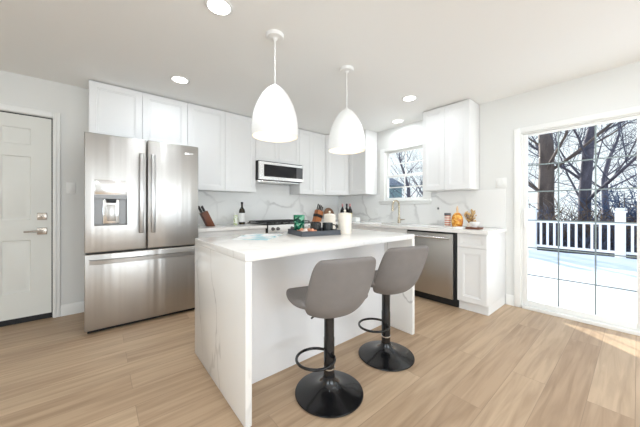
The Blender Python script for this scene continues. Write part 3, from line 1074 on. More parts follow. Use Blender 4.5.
def shell_part(name, bm, m, parent, thick, offset):
    o = part(name, bm, m, parent, local=True, sharp=80)
    sd_ = o.modifiers.new('thick', 'SOLIDIFY')
    sd_.thickness = thick
    sd_.offset = offset
    ss = o.modifiers.new('smooth', 'SUBSURF')
    ss.levels = 2
    ss.render_levels = 2
    return o


def make_stool(label):
    t = thing('bar_stool', label, 'bar stool', (0, 0, 0), 'grey swivel bar stools at the island')
    prof = [(0.0, 0.0095), (0.0, 0.0)]
    part('base', lathe(B(), [(0, 0.0), (0.207, 0.0), (0.211, 0.004), (0.209, 0.010), (0.19, 0.015), (0.15, 0.022), (0.11, 0.031), (0.08, 0.042), (0.058, 0.056), (0.043, 0.076), (0.036, 0.105), (0, 0.105)], (0, 0, 0.001), 56), 'black_gloss', t, local=True, sharp=50)
    part('post', lathe(B(), [(0, 0.1065), (0.033, 0.1065), (0.033, 0.34), (0.031, 0.345), (0.031, 0.53), (0, 0.53)], (0, 0, 0), 32), 'black_gloss', t, local=True)
    part('collar', lathe(B(), [(0.0335, 0.150), (0.036, 0.151), (0.036, 0.158), (0.0335, 0.159)], (0, 0, 0), 32), 'steel_bright', t, 'thin bright metal ring', local=True)
    # footrest: loop reaching to local -X, held by the post at both ends
    fr_ = []
    for k in range(0, 33):
        a = R(14) + (2 * PI - R(28)) * k / 32
        fr_.append((-0.090 + 0.116 * math.cos(a), 0.116 * math.sin(a), 0.228 - 0.0 * math.cos(a)))
    fr_ = [(0.0, 0.032, 0.26)] + fr_ + [(0.0, -0.032, 0.26)]
    part('footrest', tube(B(), fr_, 0.0085, 10), 'black_gloss', t, local=True)
    pb = B()
    box(pb, -0.09, -0.09, 0.527, 0.09, 0.09, 0.538, 0.003)
    part('seat_plate', pb, 'black', t, local=True)
    part('lever', tube(B(), [(-0.03, -0.015, 0.522), (-0.10, -0.05, 0.518), (-0.145, -0.07, 0.507)], 0.005, 8), 'black', t, local=True)
    #        y      z      w     dz    dy
    seat = [(0.215, 0.612, 0.185, 0.0, -0.03), (0.17, 0.618, 0.212, 0.01, -0.01), (0.08, 0.606, 0.224, 0.02, 0), (-0.02, 0.592, 0.224, 0.034, 0),
            (-0.10, 0.592, 0.215, 0.045, 0), (-0.16, 0.605, 0.20, 0.05, 0.01)]
    shell_part('seat', interp_shell(seat, 13, 2.6), 'fabric', t, 0.042, -1)
    back = [(-0.05, 0.540, 0.10, 0.012, 0.0), (-0.10, 0.543, 0.145, 0.025, 0.02), (-0.15, 0.556, 0.168, 0.05, 0.04), (-0.195, 0.595, 0.178, 0.05, 0.06), (-0.225, 0.655, 0.181, 0.03, 0.065),
            (-0.25, 0.73, 0.181, 0.014, 0.06), (-0.272, 0.80, 0.179, 0.006, 0.052), (-0.29, 0.86, 0.170, 0.0, 0.045), (-0.299, 0.893, 0.148, -0.010, 0.035)]
    shell_part('backrest', interp_shell(back, 15, 2.6), 'fabric', t, 0.036, 1)
    return t


st1 = make_stool('grey suede bar stool nearest the camera, left of the pair')
st1.location = (-2.622, -2.668, 0)
st1.rotation_euler = (0, 0, R(-17))
st2 = dup(st1, (-2.012, -2.645, 0), R(-17), 'grey suede bar stool farther off, right of the pair, near the dishwasher')
for c in st2.children:
    if c.name.startswith('footrest'):
        c.rotation_euler = (0, 0, R(-33))
    if c.name.startswith('lever'):
        c.rotation_euler = (0, 0, R(150))

# ------------------------------------------------------------------ pendant lamps
def pendant(x, y, label):
    zr = 1.68
    t = thing('pendant_lamp', label, 'pendant lamp', (x, y, CEIL), 'white pendant lamps over the island')
    part('canopy', lathe(B(), [(0, -0.001), (0.066, -0.001), (0.066, -0.018), (0.06, -0.026), (0.02, -0.03), (0.008, -0.045), (0, -0.045)], (x, y, CEIL), 32), 'pend', t)
    part('cord', tube(B(), [(x, y, CEIL - 0.044), (x, y, zr + 0.394)], 0.004, 8), 'pend', t)
    out = [(0.171, 0.0), (0.1735, 0.03), (0.173, 0.08), (0.168, 0.13), (0.158, 0.18), (0.142, 0.23), (0.121, 0.275), (0.095, 0.32), (0.065, 0.357), (0.035, 0.383), (0.015, 0.396), (0, 0.398)]
    inn = [(r_ - 0.004, z) for r_, z in out[:-3]] + [(0.0, 0.37)]
    shade = part('shade', lathe(B(), out, (x, y, zr), 48), 'pend', t, sharp=60)
    part('lining', lathe(B(), [(0.1705, 0.0002)] + [(r_, z + 0.0015) for r_, z in inn], (x, y, zr), 48), 'pend_in', shade, 'cream inside of the shade', sharp=60)
    b = lathe(B(), [(0, 0.10), (0.025, 0.105), (0.042, 0.13), (0.045, 0.155), (0.036, 0.185), (0.018, 0.22), (0.014, 0.25), (0.014, 0.30), (0, 0.30)], (x, y, zr), 24)
    part('bulb', b, 'bulb', t, 'glowing warm bulb')
    d = bpy.data.lights.new('pendant_light', 'POINT')
    d.energy = PEND_W
    d.color = (1.0, 0.86, 0.68)
    d.shadow_soft_size = 0.045
    o = bpy.data.objects.new('pendant_light', d)
    o.location = (x, y, zr + 0.06)
    COL.objects.link(o)


pendant(-2.691, -2.13, 'white pendant lamp nearest the camera, left of the pair')
pendant(-1.922, -2.135, 'white pendant lamp farther off, right of the pair')

DL = ['round recessed ceiling light at the top of the photo above the island left end',
      'round recessed ceiling light in front of the cabinet over the fridge',
      'round recessed ceiling light between the right pendant and the cabinet right of the window',
      'round recessed ceiling light over the sink, nearest the window']
for (x, y), lb in zip(VISIBLE_DOWN, DL):
    t = thing('recessed_light', lb, 'ceiling light', (x, y, CEIL), 'recessed ceiling lights')
    part('trim_ring', lathe(B(), [(0.07, -0.0005), (0.088, -0.0005), (0.088, -0.004), (0.082, -0.007), (0.07, -0.007), (0.07, -0.0005)], (x, y, CEIL), 36), 'pend', t)
    part('lens', lathe(B(), [(0, -0.001), (0.0695, -0.001), (0.0695, -0.0045), (0, -0.0045)], (x, y, CEIL), 36), 'lamp_disc', t, 'glowing lens')

# ------------------------------------------------------------------ things on the back counter
Z = 0.9005


def knife_block(label, cat_mat, x, y, lean, wdt, dpt, ln, band=False, rz=0):
    t = thing('knife_block', label, 'knife block', (0, 0, 0))
    bm = B()
    s, c = math.sin(lean), math.cos(lean)
    # parallelogram in XZ, cut flat at the foot, leaning towards -X
    ax = Vector((-s, 0, c))
    pr = Vector((c, 0, s))
    a = Vector((0, -dpt / 2, 0))
    q = [Vector((-wdt / 2 / c, 0, 0)), Vector((wdt / 2 / c, 0, 0))]
    top = [ax * ln - pr * wdt / 2, ax * ln + pr * wdt / 2]
    pl_ = [q[0], q[1], top[1], top[0]]
    v0 = [bm.verts.new(p + a) for p in pl_]
    v1 = [bm.verts.new(p - a) for p in pl_]
    for j in range(4):
        bm.faces.new((v0[j], v0[(j + 1) % 4], v1[(j + 1) % 4], v1[j]))
    bm.faces.new(v0)
    bm.faces.new(list(reversed(v1)))
    bmesh.ops.bevel(bm, geom=bm.edges[:], offset=0.003, segments=2, affect='EDGES', profile=0.5)
    part('block', bm, cat_mat, t, local=True)
    if band:
        bm = B()
        box(bm, -wdt / 2 - 0.004, -dpt / 2 - 0.004, ln * 0.38, wdt / 2 + 0.004, dpt / 2 + 0.004, ln * 0.64, 0.003)
        bmesh.ops.transform(bm, matrix=Matrix.Rotation(-lean, 4, 'Y'), verts=bm.verts[:])
        part('band', bm, 'black', t, 'black band around the block', local=True)
    t.location = (x, y, Z)
    t.rotation_euler = (0, 0, rz)
    return t, ax, pr


def knives(t, ax, pr, ln, spots, label, group):
    proto_ = None
    base = Matrix.LocRotScale(t.location, t.rotation_euler, None)
    ang = math.atan2(-ax.x, ax.z)
    for (u, v, hl) in spots:
        k = thing('knife', label, 'knife', (0, 0, 0), group)
        h = B()
        box(h, -0.008, -0.011, 0.004, 0.008, 0.011, hl, 0.005)
        part('handle', h, 'black', k, local=True)
        bl = box(B(), -0.0015, -0.010, -0.0, 0.0015, 0.010, 0.0038)
        part('bolster', bl, 'steel_bright', k, local=True)
        p = ax * (ln + 0.0006) + pr * u + Vector((0, v, 0))
        k.location = base @ p
        k.rotation_euler = (Matrix.Rotation(t.rotation_euler.z, 3, 'Z') @ Matrix.Rotation(-ang, 3, 'Y')).to_euler()


t, ax, pr = knife_block('walnut knife block leaning towards the fridge', 'knife_dark', -2.585, -0.27, R(26), 0.085, 0.10, 0.205)
knives(t, ax, pr, 0.205, [(-0.022, -0.025, 0.10), (-0.022, 0.025, 0.11), (0.015, -0.025, 0.085), (0.015, 0.025, 0.075)], 'black handled knife in the walnut block beside the fridge', 'knives in the walnut block')
t, ax, pr = knife_block('orange wood knife block with black band standing past the range', 'knife_orange', -0.80, -0.3, R(-18), 0.12, 0.10, 0.20, True)
knives(t, ax, pr, 0.20, [(-0.035, -0.025, 0.10), (-0.035, 0.025, 0.115), (0.0, -0.025, 0.095), (0.0, 0.025, 0.105), (0.035, -0.025, 0.08), (0.035, 0.025, 0.085)], 'black handled knife in the orange wood block', 'knives in the orange block')

x, y = -2.118, -0.2
t = thing('oil_bottle', 'dark glass oil bottle with white label on the back counter', 'bottle', (x, y, Z))
part('glass', lathe(B(), [(0, 0), (0.042, 0), (0.044, 0.004), (0.044, 0.19), (0.038, 0.215), (0.018, 0.245), (0.0145, 0.255), (0.0145, 0.29), (0, 0.29)], (x, y, Z), 28), 'oil', t)
part('label', lathe(B(), [(0.0445, 0.035), (0.0447, 0.035), (0.0447, 0.165), (0.0445, 0.165)], (x, y, Z), 28), 'paper', t, 'white paper label')
part('cap', lathe(B(), [(0, 0.2905), (0.0165, 0.2905), (0.0165, 0.325), (0, 0.326)], (x, y, Z), 20), 'black', t)
x, y = -2.215, -0.2
t = thing('spice_jar', 'small white and green jar left of the oil bottle', 'jar', (x, y, Z))
part('body', lathe(B(), [(0, 0), (0.028, 0), (0.029, 0.004), (0.029, 0.125), (0.025, 0.135), (0, 0.135)], (x, y, Z), 24), 'green_label', t)
part('lid', lathe(B(), [(0, 0.1355), (0.024, 0.1355), (0.024, 0.165), (0, 0.166)], (x, y, Z), 24), 'paper', t)

# wine bottles in the corner
proto = None
for k, (x, y, lb) in enumerate(((-0.30, -0.435, 'leftmost of three dark wine bottles in the counter corner'),
                                (-0.30, -0.545, 'middle one of three dark wine bottles in the counter corner'),
                                (-0.33, -0.655, 'rightmost of three dark wine bottles in the counter corner, straw label'))):
    t = thing('wine_bottle', lb, 'bottle', (x, y, Z), 'wine bottles in the counter corner')
    part('glass', lathe(B(), [(0, 0), (0.036, 0), (0.038, 0.004), (0.038, 0.185), (0.034, 0.205), (0.018, 0.235), (0.0145, 0.25), (0.0145, 0.262), (0, 0.262)], (x, y, Z), 28), 'wine', t)
    part('capsule', lathe(B(), [(0, 0.2625), (0.0155, 0.2625), (0.0155, 0.312), (0, 0.314)], (x, y, Z), 20), 'capsule' if k != 1 else 'black', t)
    part('label', lathe(B(), [(0.0384, 0.06), (0.0386, 0.06), (0.0386, 0.15), (0.0384, 0.15)], (x, y, Z), 28), 'wine_label' if k == 2 else 'paper', t)
bm = B()
lathe(bm, [(0, 0), (0.12, 0), (0.122, 0.004), (0.122, 0.014), (0.12, 0.018), (0, 0.018)], n=40)
bmesh.ops.transform(bm, matrix=Matrix.Translation((-0.33, -0.095, Z + 0.122)) @ Matrix.Rotation(R(78), 4, 'X'), verts=bm.verts[:])
bmesh.ops.translate(bm, verts=bm.verts[:], vec=(0, 0, Z - min(v.co.z for v in bm.verts)))
solo('cutting_board', bm, 'olive_board', 'round wooden board leaning on the backsplash in the corner', 'cutting board', (-0.33, -0.1, Z))
t = thing('tissue_box', 'small white box at the foot of the wine bottles', 'box', (-0.36, -0.80, Z))
part('carton', box(B(), -0.42, -0.875, Z, -0.31, -0.755, Z + 0.075, 0.004), 'paper', t)
part('opening', box(B(), -0.39, -0.84, Z + 0.0753, -0.34, -0.79, Z + 0.077, 0.0005), 'cream', t)

# ------------------------------------------------------------------ things on the sink counter right side
x, y = -0.35, -2.362
t = thing('candle_jar', 'red and white banded jar with dark lid on the sink counter', 'jar', (x, y, Z))
part('body', lathe(B(), [(0, 0), (0.034, 0), (0.036, 0.003), (0.036, 0.145), (0, 0.145)], (x, y, Z), 28), 'jar', t)
part('lid', lathe(B(), [(0, 0.1455), (0.0375, 0.1455), (0.0375, 0.175), (0, 0.176)], (x, y, Z), 28), 'dark_grey', t)
x, y = -0.34, -2.475
t = thing('gold_jar', 'bulbous amber gold jar with narrow gathered neck', 'jar', (x, y, Z))
part('body', lathe(B(), [(0, 0), (0.045, 0), (0.056, 0.012), (0.063, 0.045), (0.065, 0.085), (0.06, 0.125), (0.047, 0.155), (0.027, 0.18), (0, 0.182)], (x, y, Z), 28), 'amber', t)
part('neck', lathe(B(), [(0, 0.1825), (0.02, 0.1825), (0.012, 0.205), (0.014, 0.225), (0.004, 0.265), (0, 0.268)], (x, y, Z), 14), 'amber_neck', t, 'paler gathered neck')
# dried flowers in a squat pot
x, y = -0.27, -2.60
t = thing('dried_flowers', 'bunch of dried tan flowers beside the amber jar', 'dried flowers', (x, y, Z))
part('pot', lathe(B(), [(0, 0), (0.03, 0), (0.038, 0.02), (0.034, 0.05), (0.026, 0.06), (0.022, 0.06), (0.022, 0.02), (0, 0.02)], (x, y, Z), 20), 'cream', t)
stm, heads = B(), []
random.seed(5)
for k in range(70):
    a = random.uniform(0, 2 * PI)
    rr_ = random.uniform(0.01, 0.066)
    h_ = random.uniform(0.08, 0.23) * (1 - rr_ * 2.5)
    tip = Vector((x + rr_ * math.cos(a), y + rr_ * math.sin(a), Z + h_))
    tube(stm, [(x + 0.008 * math.cos(a), y + 0.008 * math.sin(a), Z + 0.03), (x + rr_ * 0.5 * math.cos(a), y + rr_ * 0.5 * math.sin(a), Z + h_ * 0.6), tip], 0.0013, 4)
    heads.append(lathe(B(), [(0, -0.008), (0.007, -0.002), (0.009, 0.004), (0.005, 0.01), (0, 0.012)], tip, 6))
part('stems', stm, 'dry_dark', t)
for hd in heads:
    part('bloom', hd, 'dry', t)
solo('serving_board', box(B(), -0.50, -2.775, Z, -0.37, -2.63, Z + 0.02, 0.004), 'board', 'dark brown wooden board under the white bowl', 'serving board', (-0.48, -2.76, Z))
x, y = -0.42, -2.70
t = solo('bowl', lathe(B(), [(0, 0), (0.026, 0), (0.028, 0.006), (0.045, 0.03), (0.053, 0.058), (0.05, 0.058), (0.042, 0.032), (0.022, 0.01), (0, 0.009)], (x, y, Z + 0.0205), 32), 'pend', 'small white bowl standing on the dark brown board', 'bowl', (x, y, Z + 0.0205))
solo('marble_board', box(B(), -0.56, -2.50, Z, -0.40, -2.20, Z + 0.012, 0.003), 'marble_board', 'flat grey white marble board on the counter above the dishwasher', 'serving board', (-0.52, -2.36, Z))
nb = B()
box(nb, -0.56, -2.622, Z, -0.40, -2.51, Z + 0.009, 0.004)
box(nb, -0.555, -2.617, Z + 0.0092, -0.41, -2.515, Z + 0.018, 0.004)
solo('napkin', nb, 'napkin', 'folded white napkin between marble board and brown board', 'napkin', (-0.52, -2.59, Z))

# ------------------------------------------------------------------ things on the island
ZI = 0.9035
tx, ty, trz = -2.224, -2.012, R(-11.5)
T = Matrix.Translation((tx, ty, ZI)) @ Matrix.Rotation(trz, 4, 'Z')
t = thing('serving_tray', 'dark slate grey tray of mugs on the island', 'tray', (0, 0, 0))
tw, td = 0.188, 0.165
part('bottom', box(B(), -tw + 0.006, -td + 0.006, 0, tw - 0.006, td - 0.006, 0.008), 'tray', t, local=True)
rim = B()
o_ = [(-tw, -td), (tw, -td), (tw, td), (-tw, td)]
rr_ = []
for (dd_, z) in ((0.0, 0.0), (-0.006, 0.043), (0.002, 0.043), (0.0062, 0.0)):
    rr_.append([rim.verts.new((px_ - math.copysign(dd_, px_), py_ - math.copysign(dd_, py_), z)) for px_, py_ in o_])
for a, b in zip(rr_, rr_[1:] + rr_[:1]):
    for j in range(4):
        rim.faces.new((a[j], a[(j + 1) % 4], b[(j + 1) % 4], b[j]))
part('rim', rim, 'tray', t, local=True)
t.location = (tx, ty, ZI)
t.rotation_euler = (0, 0, trz)


def on_tray(u, v, z=0.0086):
    return T @ Vector((u, v, z))


def make_mug(label):
    t = thing('mug', label, 'mug', (0, 0, 0), 'dark mugs on the tray')
    part('cup', lathe(B(), [(0, 0), (0.038, 0), (0.045, 0.005), (0.047, 0.05), (0.047, 0.095), (0.044, 0.095), (0.043, 0.05), (0.04, 0.01), (0, 0.009)], (0, 0, 0), 32), 'mug_stripe', t, local=True)
    pts = [(0.0455, 0, 0.078)] + [(0.05 + 0.028 * math.sin(a), 0, 0.05 + 0.03 * math.cos(a)) for a in [PI * k / 8 for k in range(1, 8)]] + [(0.0455, 0, 0.022)]
    part('handle', tube(B(), pts, 0.0048, 8), 'mug', t, local=True)
    return t


m1 = make_mug('black mug in the middle of the tray front')
m1.location = on_tray(0.0, -0.045)
m1.rotation_euler = (0, 0, R(-100))
dup(m1, on_tray(0.108, -0.068), R(-48), 'black mug at the tray right end, handle pointing outwards')
dup(m1, on_tray(0.06, 0.083), R(20), 'black mug at the back of the tray behind the other two')
p = on_tray(-0.03, 0.075)
solo('cup', lathe(B(), [(0, 0), (0.018, 0), (0.026, 0.03), (0.028, 0.058), (0.025, 0.058), (0.022, 0.03), (0.014, 0.008), (0, 0.008)], p, 24), 'pend', 'small white cup between the green tumbler and the mugs', 'cup', p)
p = on_tray(-0.115, 0.065)
t = thing('tumbler', 'green patterned tumbler on the left end of the tray', 'tumbler', p)
part('body', lathe(B(), [(0, 0), (0.042, 0), (0.045, 0.004), (0.051, 0.165), (0.048, 0.165), (0.042, 0.01), (0, 0.009)], p, 28), 'green', t)
random.seed(9)
for k, (u, v, mm) in enumerate(((-0.082, -0.015, 'foil'), (-0.08, -0.07, 'copper'), (-0.072, -0.122, 'copper'), (-0.132, -0.105, 'foil'), (-0.138, -0.045, 'copper'))):
    p = on_tray(u, v)
    bm = B()
    bmesh.ops.create_icosphere(bm, subdivisions=3, radius=1.0)
    for vv in bm.verts:
        n_ = 1 + 0.10 * math.sin(9 * vv.co.x + k) * math.cos(8 * vv.co.y) + 0.05 * math.sin(17 * vv.co.z + k)
        vv.co = Vector((vv.co.x * 0.023 * n_, vv.co.y * 0.02 * n_, vv.co.z * 0.026 * n_))
    mz = min(vv.co.z for vv in bm.verts)
    bmesh.ops.translate(bm, verts=bm.verts[:], vec=(0, 0, -mz))
    for sx in (-1, 1):
        lathe(bm, [(0.005, 0), (0.015, 0.018), (0.014, 0.0185), (0.004, 0.001)], n=10, mtx=Matrix.Translation((sx * 0.021, 0, -mz)) @ Matrix.Rotation(sx * R(90), 4, 'Y'))
    bmesh.ops.rotate(bm, verts=bm.verts[:], matrix=Matrix.Rotation((0.2, 0.5, 0.1, 2.9, 2.6)[k], 3, 'Z'))
    bmesh.ops.translate(bm, verts=bm.verts[:], vec=p)
    lbs = {'copper': 'copper foil wrapped sweet in front of the green tumbler', 'foil': 'pale pink foil wrapped sweet in front of the green tumbler'}
    solo('wrapped_sweet', bm, mm, lbs[mm], 'sweet', p, ('copper' if mm == 'copper' else 'pale pink') + ' wrapped sweets on the tray')


def canister(x, y, r_, h_, label, big):
    t = thing('canister', label, 'canister', (x, y, ZI))
    part('body', lathe(B(), [(0, 0), (r_ * 0.96, 0), (r_, 0.006), (r_, h_ * 0.86), (r_ * 0.97, h_ * 0.87), (0, h_ * 0.87)], (x, y, ZI), 40), 'cream', t)
    ld_ = part('lid', lathe(B(), [(0, h_ * 0.872), (r_ * 1.03, h_ * 0.872), (r_ * 1.03, h_ * 0.91), (r_ * 0.9, h_ * 0.96), (r_ * 0.3, h_), (0, h_)], (x, y, ZI), 40), 'cream', t)
    part('knob', lathe(B(), [(0, h_ + 0.0003), (0.008, h_ + 0.0003), (0.007, h_ + 0.008), (0.012, h_ + 0.014), (0.012, h_ + 0.022), (0.006, h_ + 0.028), (0, h_ + 0.028)], (x, y, ZI), 18), 'cream', ld_)


canister(-1.963, -2.15, 0.062, 0.195, 'larger cream lidded canister at the right end of the tray', True)
canister(-1.838, -1.80, 0.062, 0.178, 'smaller cream lidded canister behind the tray', False)

# open magazine
t = thing('magazine', 'open magazine with pale blue pages on the island corner', 'magazine', (0, 0, 0))
for s in (-1, 1):
    bm = B()
    rows = []
    for k in range(9):
        f = k / 8
        xx = s * f * 0.21
        zz = 0.012 * math.sin(min(1, f * 2.2) * PI) * 0.5 + 0.0035 + 0.004 * (1 - f)
        rows.append([bm.verts.new((xx, -0.14, zz)), bm.verts.new((xx, 0.14, zz)), bm.verts.new((xx, 0.14, 0)), bm.verts.new((xx, -0.14, 0))])
    for a, b in zip(rows, rows[1:]):
        for j in range(4):
            bm.faces.new((a[j], a[(j + 1) % 4], b[(j + 1) % 4], b[j]))
    bm.faces.new(rows[0])
    bm.faces.new(list(reversed(rows[-1])))
    part('page_stack', bm, 'mag', t, local=True)
t.location = (-2.70, -1.90, ZI)
t.rotation_euler = (0, 0, R(42))

# ------------------------------------------------------------------ outdoors: deck, railing, yard
DZ_ = -0.14
deck = box(B(), 0.125, -9.0, DZ_ - 0.15, 6.45, 3.2, DZ_)
solo('deck', deck, 'vinyl', 'raised deck outside the sliding door', 'deck', (3, -3, DZ_), kind='structure')
bm = B()
random.seed(2)
nx, ny = 40, 60
gr = [[None] * (ny + 1) for _ in range(nx + 1)]
for i in range(nx + 1):
    for j in range(ny + 1):
        x = 0.14 + (6.06 - 0.14) * i / nx
        y = -8.95 + 12.1 * j / ny
        h_ = 0.045 + 0.018 * math.sin(x * 1.7 + 0.6 * y) * math.cos(y * 1.1 - x * 0.4) + 0.006 * math.sin(5 * x + 3 * y)
        gr[i][j] = bm.verts.new((x, y, DZ_ + h_))
for i in range(nx):
    for j in range(ny):
        bm.faces.new((gr[i][j], gr[i + 1][j], gr[i + 1][j + 1], gr[i][j + 1]))
bd = [e for e in bm.edges if e.is_boundary]
ex = bmesh.ops.extrude_edge_only(bm, edges=bd)
for v in ex['geom']:
    if isinstance(v, bmesh.types.BMVert):
        v.co.z = DZ_ + 0.001
solo('snow', bm, 'snow', 'white snow lying on the deck outside the sliding door', 'snow', kind='stuff')

RXX = 6.2
rail = thing('deck_railing', 'white vinyl deck railing with square balusters at the edge of the snowy deck', 'railing', (RXX, -2.7, DZ_), kind=None)
RZ0, RZ1 = 0.0, 0.77
py = [-3.62 + 1.73 * k for k in range(-2, 4)]
for yy in py:
    pm = B()
    box(pm, RXX - 0.09, yy - 0.09, DZ_ + 0.001, RXX + 0.09, yy + 0.09, 1.02, 0.006)
    po = part('post', pm, 'vinyl', rail)
    cpb = B()
    box(cpb, RXX - 0.115, yy - 0.115, 1.0205, RXX + 0.115, yy + 0.115, 1.07, 0.006)
    box(cpb, RXX - 0.085, yy - 0.085, 1.0705, RXX + 0.085, yy + 0.085, 1.135, 0.035, 3)
    part('post_cap', cpb, 'vinyl', po)
for a, b in zip(py, py[1:]):
    part('top_rail', box(B(), RXX - 0.045, a + 0.0905, RZ1 - 0.06, RXX + 0.045, b - 0.0905, RZ1, 0.008), 'vinyl', rail)
    part('bottom_rail', box(B(), RXX - 0.03, a + 0.0905, RZ0, RXX + 0.03, b - 0.0905, RZ0 + 0.06, 0.006), 'vinyl', rail)
    n = 10
    for k in range(n):
        yy = a + 0.0905 + (b - a - 0.181) * (k + 0.7) / (n + 0.4)
        part('baluster', box(B(), RXX - 0.024, yy - 0.024, RZ0 + 0.0605, RXX + 0.024, yy + 0.024, RZ1 - 0.0605), 'vinyl', rail)

GZ = -1.5
gy = B()
random.seed(4)
nx, ny = 36, 36
gr = [[gy.verts.new((6.6 + 60 * i / nx, -40 + 80 * j / ny, GZ + 0.25 * math.sin(i * 0.7) * math.cos(j * 0.5))) for j in range(ny + 1)] for i in range(nx + 1)]
for i in range(nx):
    for j in range(ny):
        gy.faces.new((gr[i][j], gr[i + 1][j], gr[i + 1][j + 1], gr[i][j + 1]))
yb = solo('ground', gy, 'snow', 'snow covered yard beyond the deck', 'ground', kind='structure')
gy2 = box(B(), 0.125, -40, GZ - 0.4, 7.0, 40, GZ - 0.12)
solo('ground_near', gy2, 'snow', 'snow covered yard beside and below the deck', 'ground', kind='structure')


# ------------------------------------------------------------------ bare winter trees
class TM:
    def __init__(self):
        self.v, self.f = [], []

    def limb(self, pts, rad, n):
        base = len(self.v)
        up = Vector((0.3, 0.5, 0.81)).normalized()
        k = len(pts)
        for i in range(k):
            tg = (pts[min(i + 1, k - 1)] - pts[max(i - 1, 0)]).normalized()
            a = tg.cross(up)
            a = a.normalized() if a.length > 1e-4 else tg.orthogonal().normalized()
            b = tg.cross(a)
            for j in range(n):
                w_ = 2 * PI * j / n
                self.v.append(pts[i] + (a * math.cos(w_) + b * math.sin(w_)) * rad[i])
        for i in range(k - 1):
            for j in range(n):
                j2 = (j + 1) % n
                self.f.append((base + i * n + j, base + i * n + j2, base + (i + 1) * n + j2, base + (i + 1) * n + j))
        self.f.append(tuple(base + (k - 1) * n + j for j in range(n)))

    def link(self, name, m, loc, parent=None):
        me = bpy.data.meshes.new(name)
        me.from_pydata([tuple(v) for v in self.v], [], self.f)
        me.materials.append(M[m])
        for p in me.polygons:
            p.use_smooth = True
        o = bpy.data.objects.new(name, me)
        COL.objects.link(o)
        o.location = loc
        o.parent = parent
        return o


def rv(rg, s=1.0):
    return Vector((rg.uniform(-s, s), rg.uniform(-s, s), rg.uniform(-s, s)))


def grow(tm_list, rg, p, d, r0, ln, lvl, maxl, spread, wig):
    seg = 6 if lvl == 0 else (5 if lvl < 3 else 3)
    pts, rad = [p.copy()], [r0]
    q = p.copy()
    dd = d.copy()
    end = 0.72 if lvl == 0 else (0.5 if lvl < maxl else 0.3)
    for i in range(seg):
        dd = (dd + rv(rg, wig if lvl else 0.045) + Vector((0, 0, 0.05 if lvl else 0.02))).normalized()
        q = q + dd * (ln / seg)
        pts.append(q.copy())
        rad.append(r0 * (1 - (1 - end) * (i + 1) / seg))
    tm_list[0 if lvl < 2 else 1].limb(pts, rad, 8 if lvl == 0 else (6 if lvl == 1 else 4))
    if lvl >= maxl:
        return
    nb_ = {0: 10, 1: 8, 2: 6, 3: 3}.get(lvl, 3)
    for k in range(nb_):
        f = rg.uniform(0.5 if lvl == 0 else 0.3, 1.0) if k > 1 else 1.0
        i = min(seg, max(1, int(round(f * seg))))
        base = pts[i]
        td = (pts[i] - pts[i - 1]).normalized()
        side = (rv(rg) - td * 0.2)
        side = (side - td * side.dot(td)).normalized()
        sp = 0.2 if k == 0 else spread
        nd = (td * (1 - sp) + side * sp * rg.uniform(0.8, 1.3)).normalized()
        grow(tm_list, rg, base, nd, rad[i] * (0.8 if k == 0 else (rg.uniform(0.16, 0.34) if lvl == 0 else rg.uniform(0.3, 0.52))), ln * rg.uniform(0.5, 0.75), lvl + 1, maxl, spread, wig)


def tree(label, x, y, r0, h, seed, lean=(0, 0), bark='bark', maxl=4, spread=0.55, group='bare trees beyond the deck', z=None):
    rg = random.Random(seed)
    t = thing('bare_tree', label, 'tree', (x, y, GZ if z is None else z), group)
    tl = [TM(), TM()]
    grow(tl, rg, Vector((0, 0, -0.3)), Vector((lean[0], lean[1], 1)).normalized(), r0, h, 0, maxl, spread, 0.13)
    tl[0].link('trunk', bark, (0, 0, 0), t)
    tl[1].link('branches', 'twig', (0, 0, 0), t)
    return t


def shrub(label, x, y, h, w, seed, m='twig', group='bare shrubs behind the railing', nst=70):
    rg = random.Random(seed)
    tm = TM()
    for k in range(nst):
        a = rg.uniform(0, 2 * PI)
        rr = rg.uniform(0, 0.3) * w
        p = Vector((rr * math.cos(a), rr * math.sin(a), -0.2))
        d = Vector((math.cos(a) * rg.uniform(0.1, 0.7), math.sin(a) * rg.uniform(0.1, 0.7), 1)).normalized()
        L_ = h * rg.uniform(0.5, 1.05)
        pts, rad = [p], [0.022]
        q, dd = p.copy(), d.copy()
        for i in range(5):
            dd = (dd + rv(rg, 0.22)).normalized()
            q = q + dd * L_ / 5
            pts.append(q.copy())
            rad.append(0.022 * (1 - 0.14 * (i + 1)))
        tm.limb(pts, rad, 4)
        for j in range(5):
            i = rg.randint(1, 5)
            e = (rv(rg) + Vector((0, 0, 0.5))).normalized()
            l2 = h * rg.uniform(0.12, 0.26)
            m_ = pts[i] + e * l2 * 0.5 + rv(rg, 0.05)
            tm.limb([pts[i], m_, m_ + (e + rv(rg, 0.5)) * l2 * 0.5], [0.014, 0.011, 0.006], 3)
    o = tm.link('bare_shrub', m, (x, y, GZ))
    tag(o, label, 'shrub', group)
    return o


tree('thick bare tree with brown trunk at the left of the sliding door view', 13.6, -0.95, 0.38, 7.0, 11, (0.0, 0.0), 'bark_brown', 5, 0.5)
tree('bare forked grey tree in the middle of the sliding door view', 14.2, -2.3, 0.27, 6.2, 23, (0.0, -0.02), 'bark', 5, 0.52)
tree('slim bare tree behind the railing post', 17.0, -5.2, 0.20, 4.8, 31, (0, 0.1), 'bark', 4, 0.55)
tree('bare tree standing behind the thick brown trunk', 19.5, 0.2, 0.22, 5.5, 41, (0, 0), 'bark', 4, 0.55)
tree('distant bare tree between the two nearer trunks', 23.0, -2.6, 0.22, 5.0, 47, (0, 0.05), 'bark', 4, 0.6)
tree('distant bare tree at the right of the sliding door view', 25.0, -6.0, 0.22, 5.2, 53, (0, 0), 'bark', 4, 0.6)
tree('bare tree right outside the kitchen window, dark leaning trunk', 10.2, 4.15, 0.16, 3.6, 61, (0.15, -0.28), 'bark', 4, 0.55)
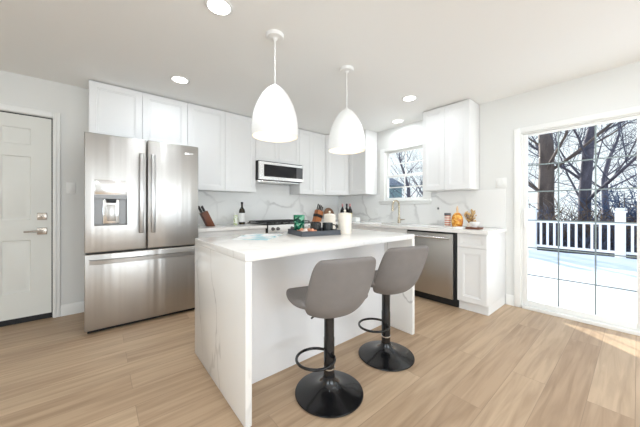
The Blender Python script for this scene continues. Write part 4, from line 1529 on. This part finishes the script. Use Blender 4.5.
tree('bare tree seen in the left half of the kitchen window', 12.3, 6.0, 0.17, 4.2, 67, (0, -0.1), 'bark', 4, 0.55)
tree('bare tree far behind the kitchen window', 21.0, 6.5, 0.2, 5.0, 71, (0, 0), 'bark', 4, 0.58)

SH = [(9.6, -1.2, 'twig', 'dark shrub behind the left end of the railing'), (10.0, -2.1, 'twig_brown', 'brown shrub behind the railing left of the middle grille bar'),
      (9.6, -3.0, 'twig', 'dark shrub behind the railing left of the post'), (10.2, -3.9, 'twig', 'dark shrub directly behind the railing post'),
      (9.8, -5.0, 'twig_brown', 'brown shrub right of the railing post'), (11.8, -1.7, 'twig_brown', 'brown shrub at the foot of the thick brown tree'),
      (12.0, -3.3, 'twig', 'dark shrub at the foot of the forked grey tree'), (11.6, -0.4, 'twig', 'dark shrub left of the thick brown tree')]
for k, (x, y, mm, lb) in enumerate(SH):
    shrub(lb, x, y, 2.6 + 0.25 * math.sin(k * 2.1), 1.6, 100 + k, mm, nst=230)
shrub('tall bluish thicket rising behind the railing post', 14.5, -4.6, 4.2, 3.6, 140, 'twig_blue', nst=420)
shrub('bluish thicket at the right edge of the sliding door view', 13.5, -6.6, 3.8, 2.8, 141, 'twig_blue', nst=330)
shrub('bare shrub low in the kitchen window', 9.0, 4.6, 2.7, 1.6, 142, 'twig', nst=22)

# neighbour's house through the kitchen window
t = thing('neighbouring_house', 'blue grey clapboard house seen through the kitchen window', 'house', (14.2, 12.6, GZ))
part('wall', box(B(), 10.5, 10.2, GZ - 0.3, 18.0, 15.0, 3.2), 'siding', t)
rf = B()
pl = [(10.1, 9.9, 3.15), (10.1, 15.3, 3.15), (10.1, 12.6, 4.7)]
A = [rf.verts.new(p) for p in pl]
C_ = [rf.verts.new((p[0] + 8.2, p[1], p[2])) for p in pl]
rf.faces.new(A)
rf.faces.new(list(reversed(C_)))
for j in range(3):
    rf.faces.new((A[j], C_[j], C_[(j + 1) % 3], A[(j + 1) % 3]))
part('roof', rf, 'shingle', t)
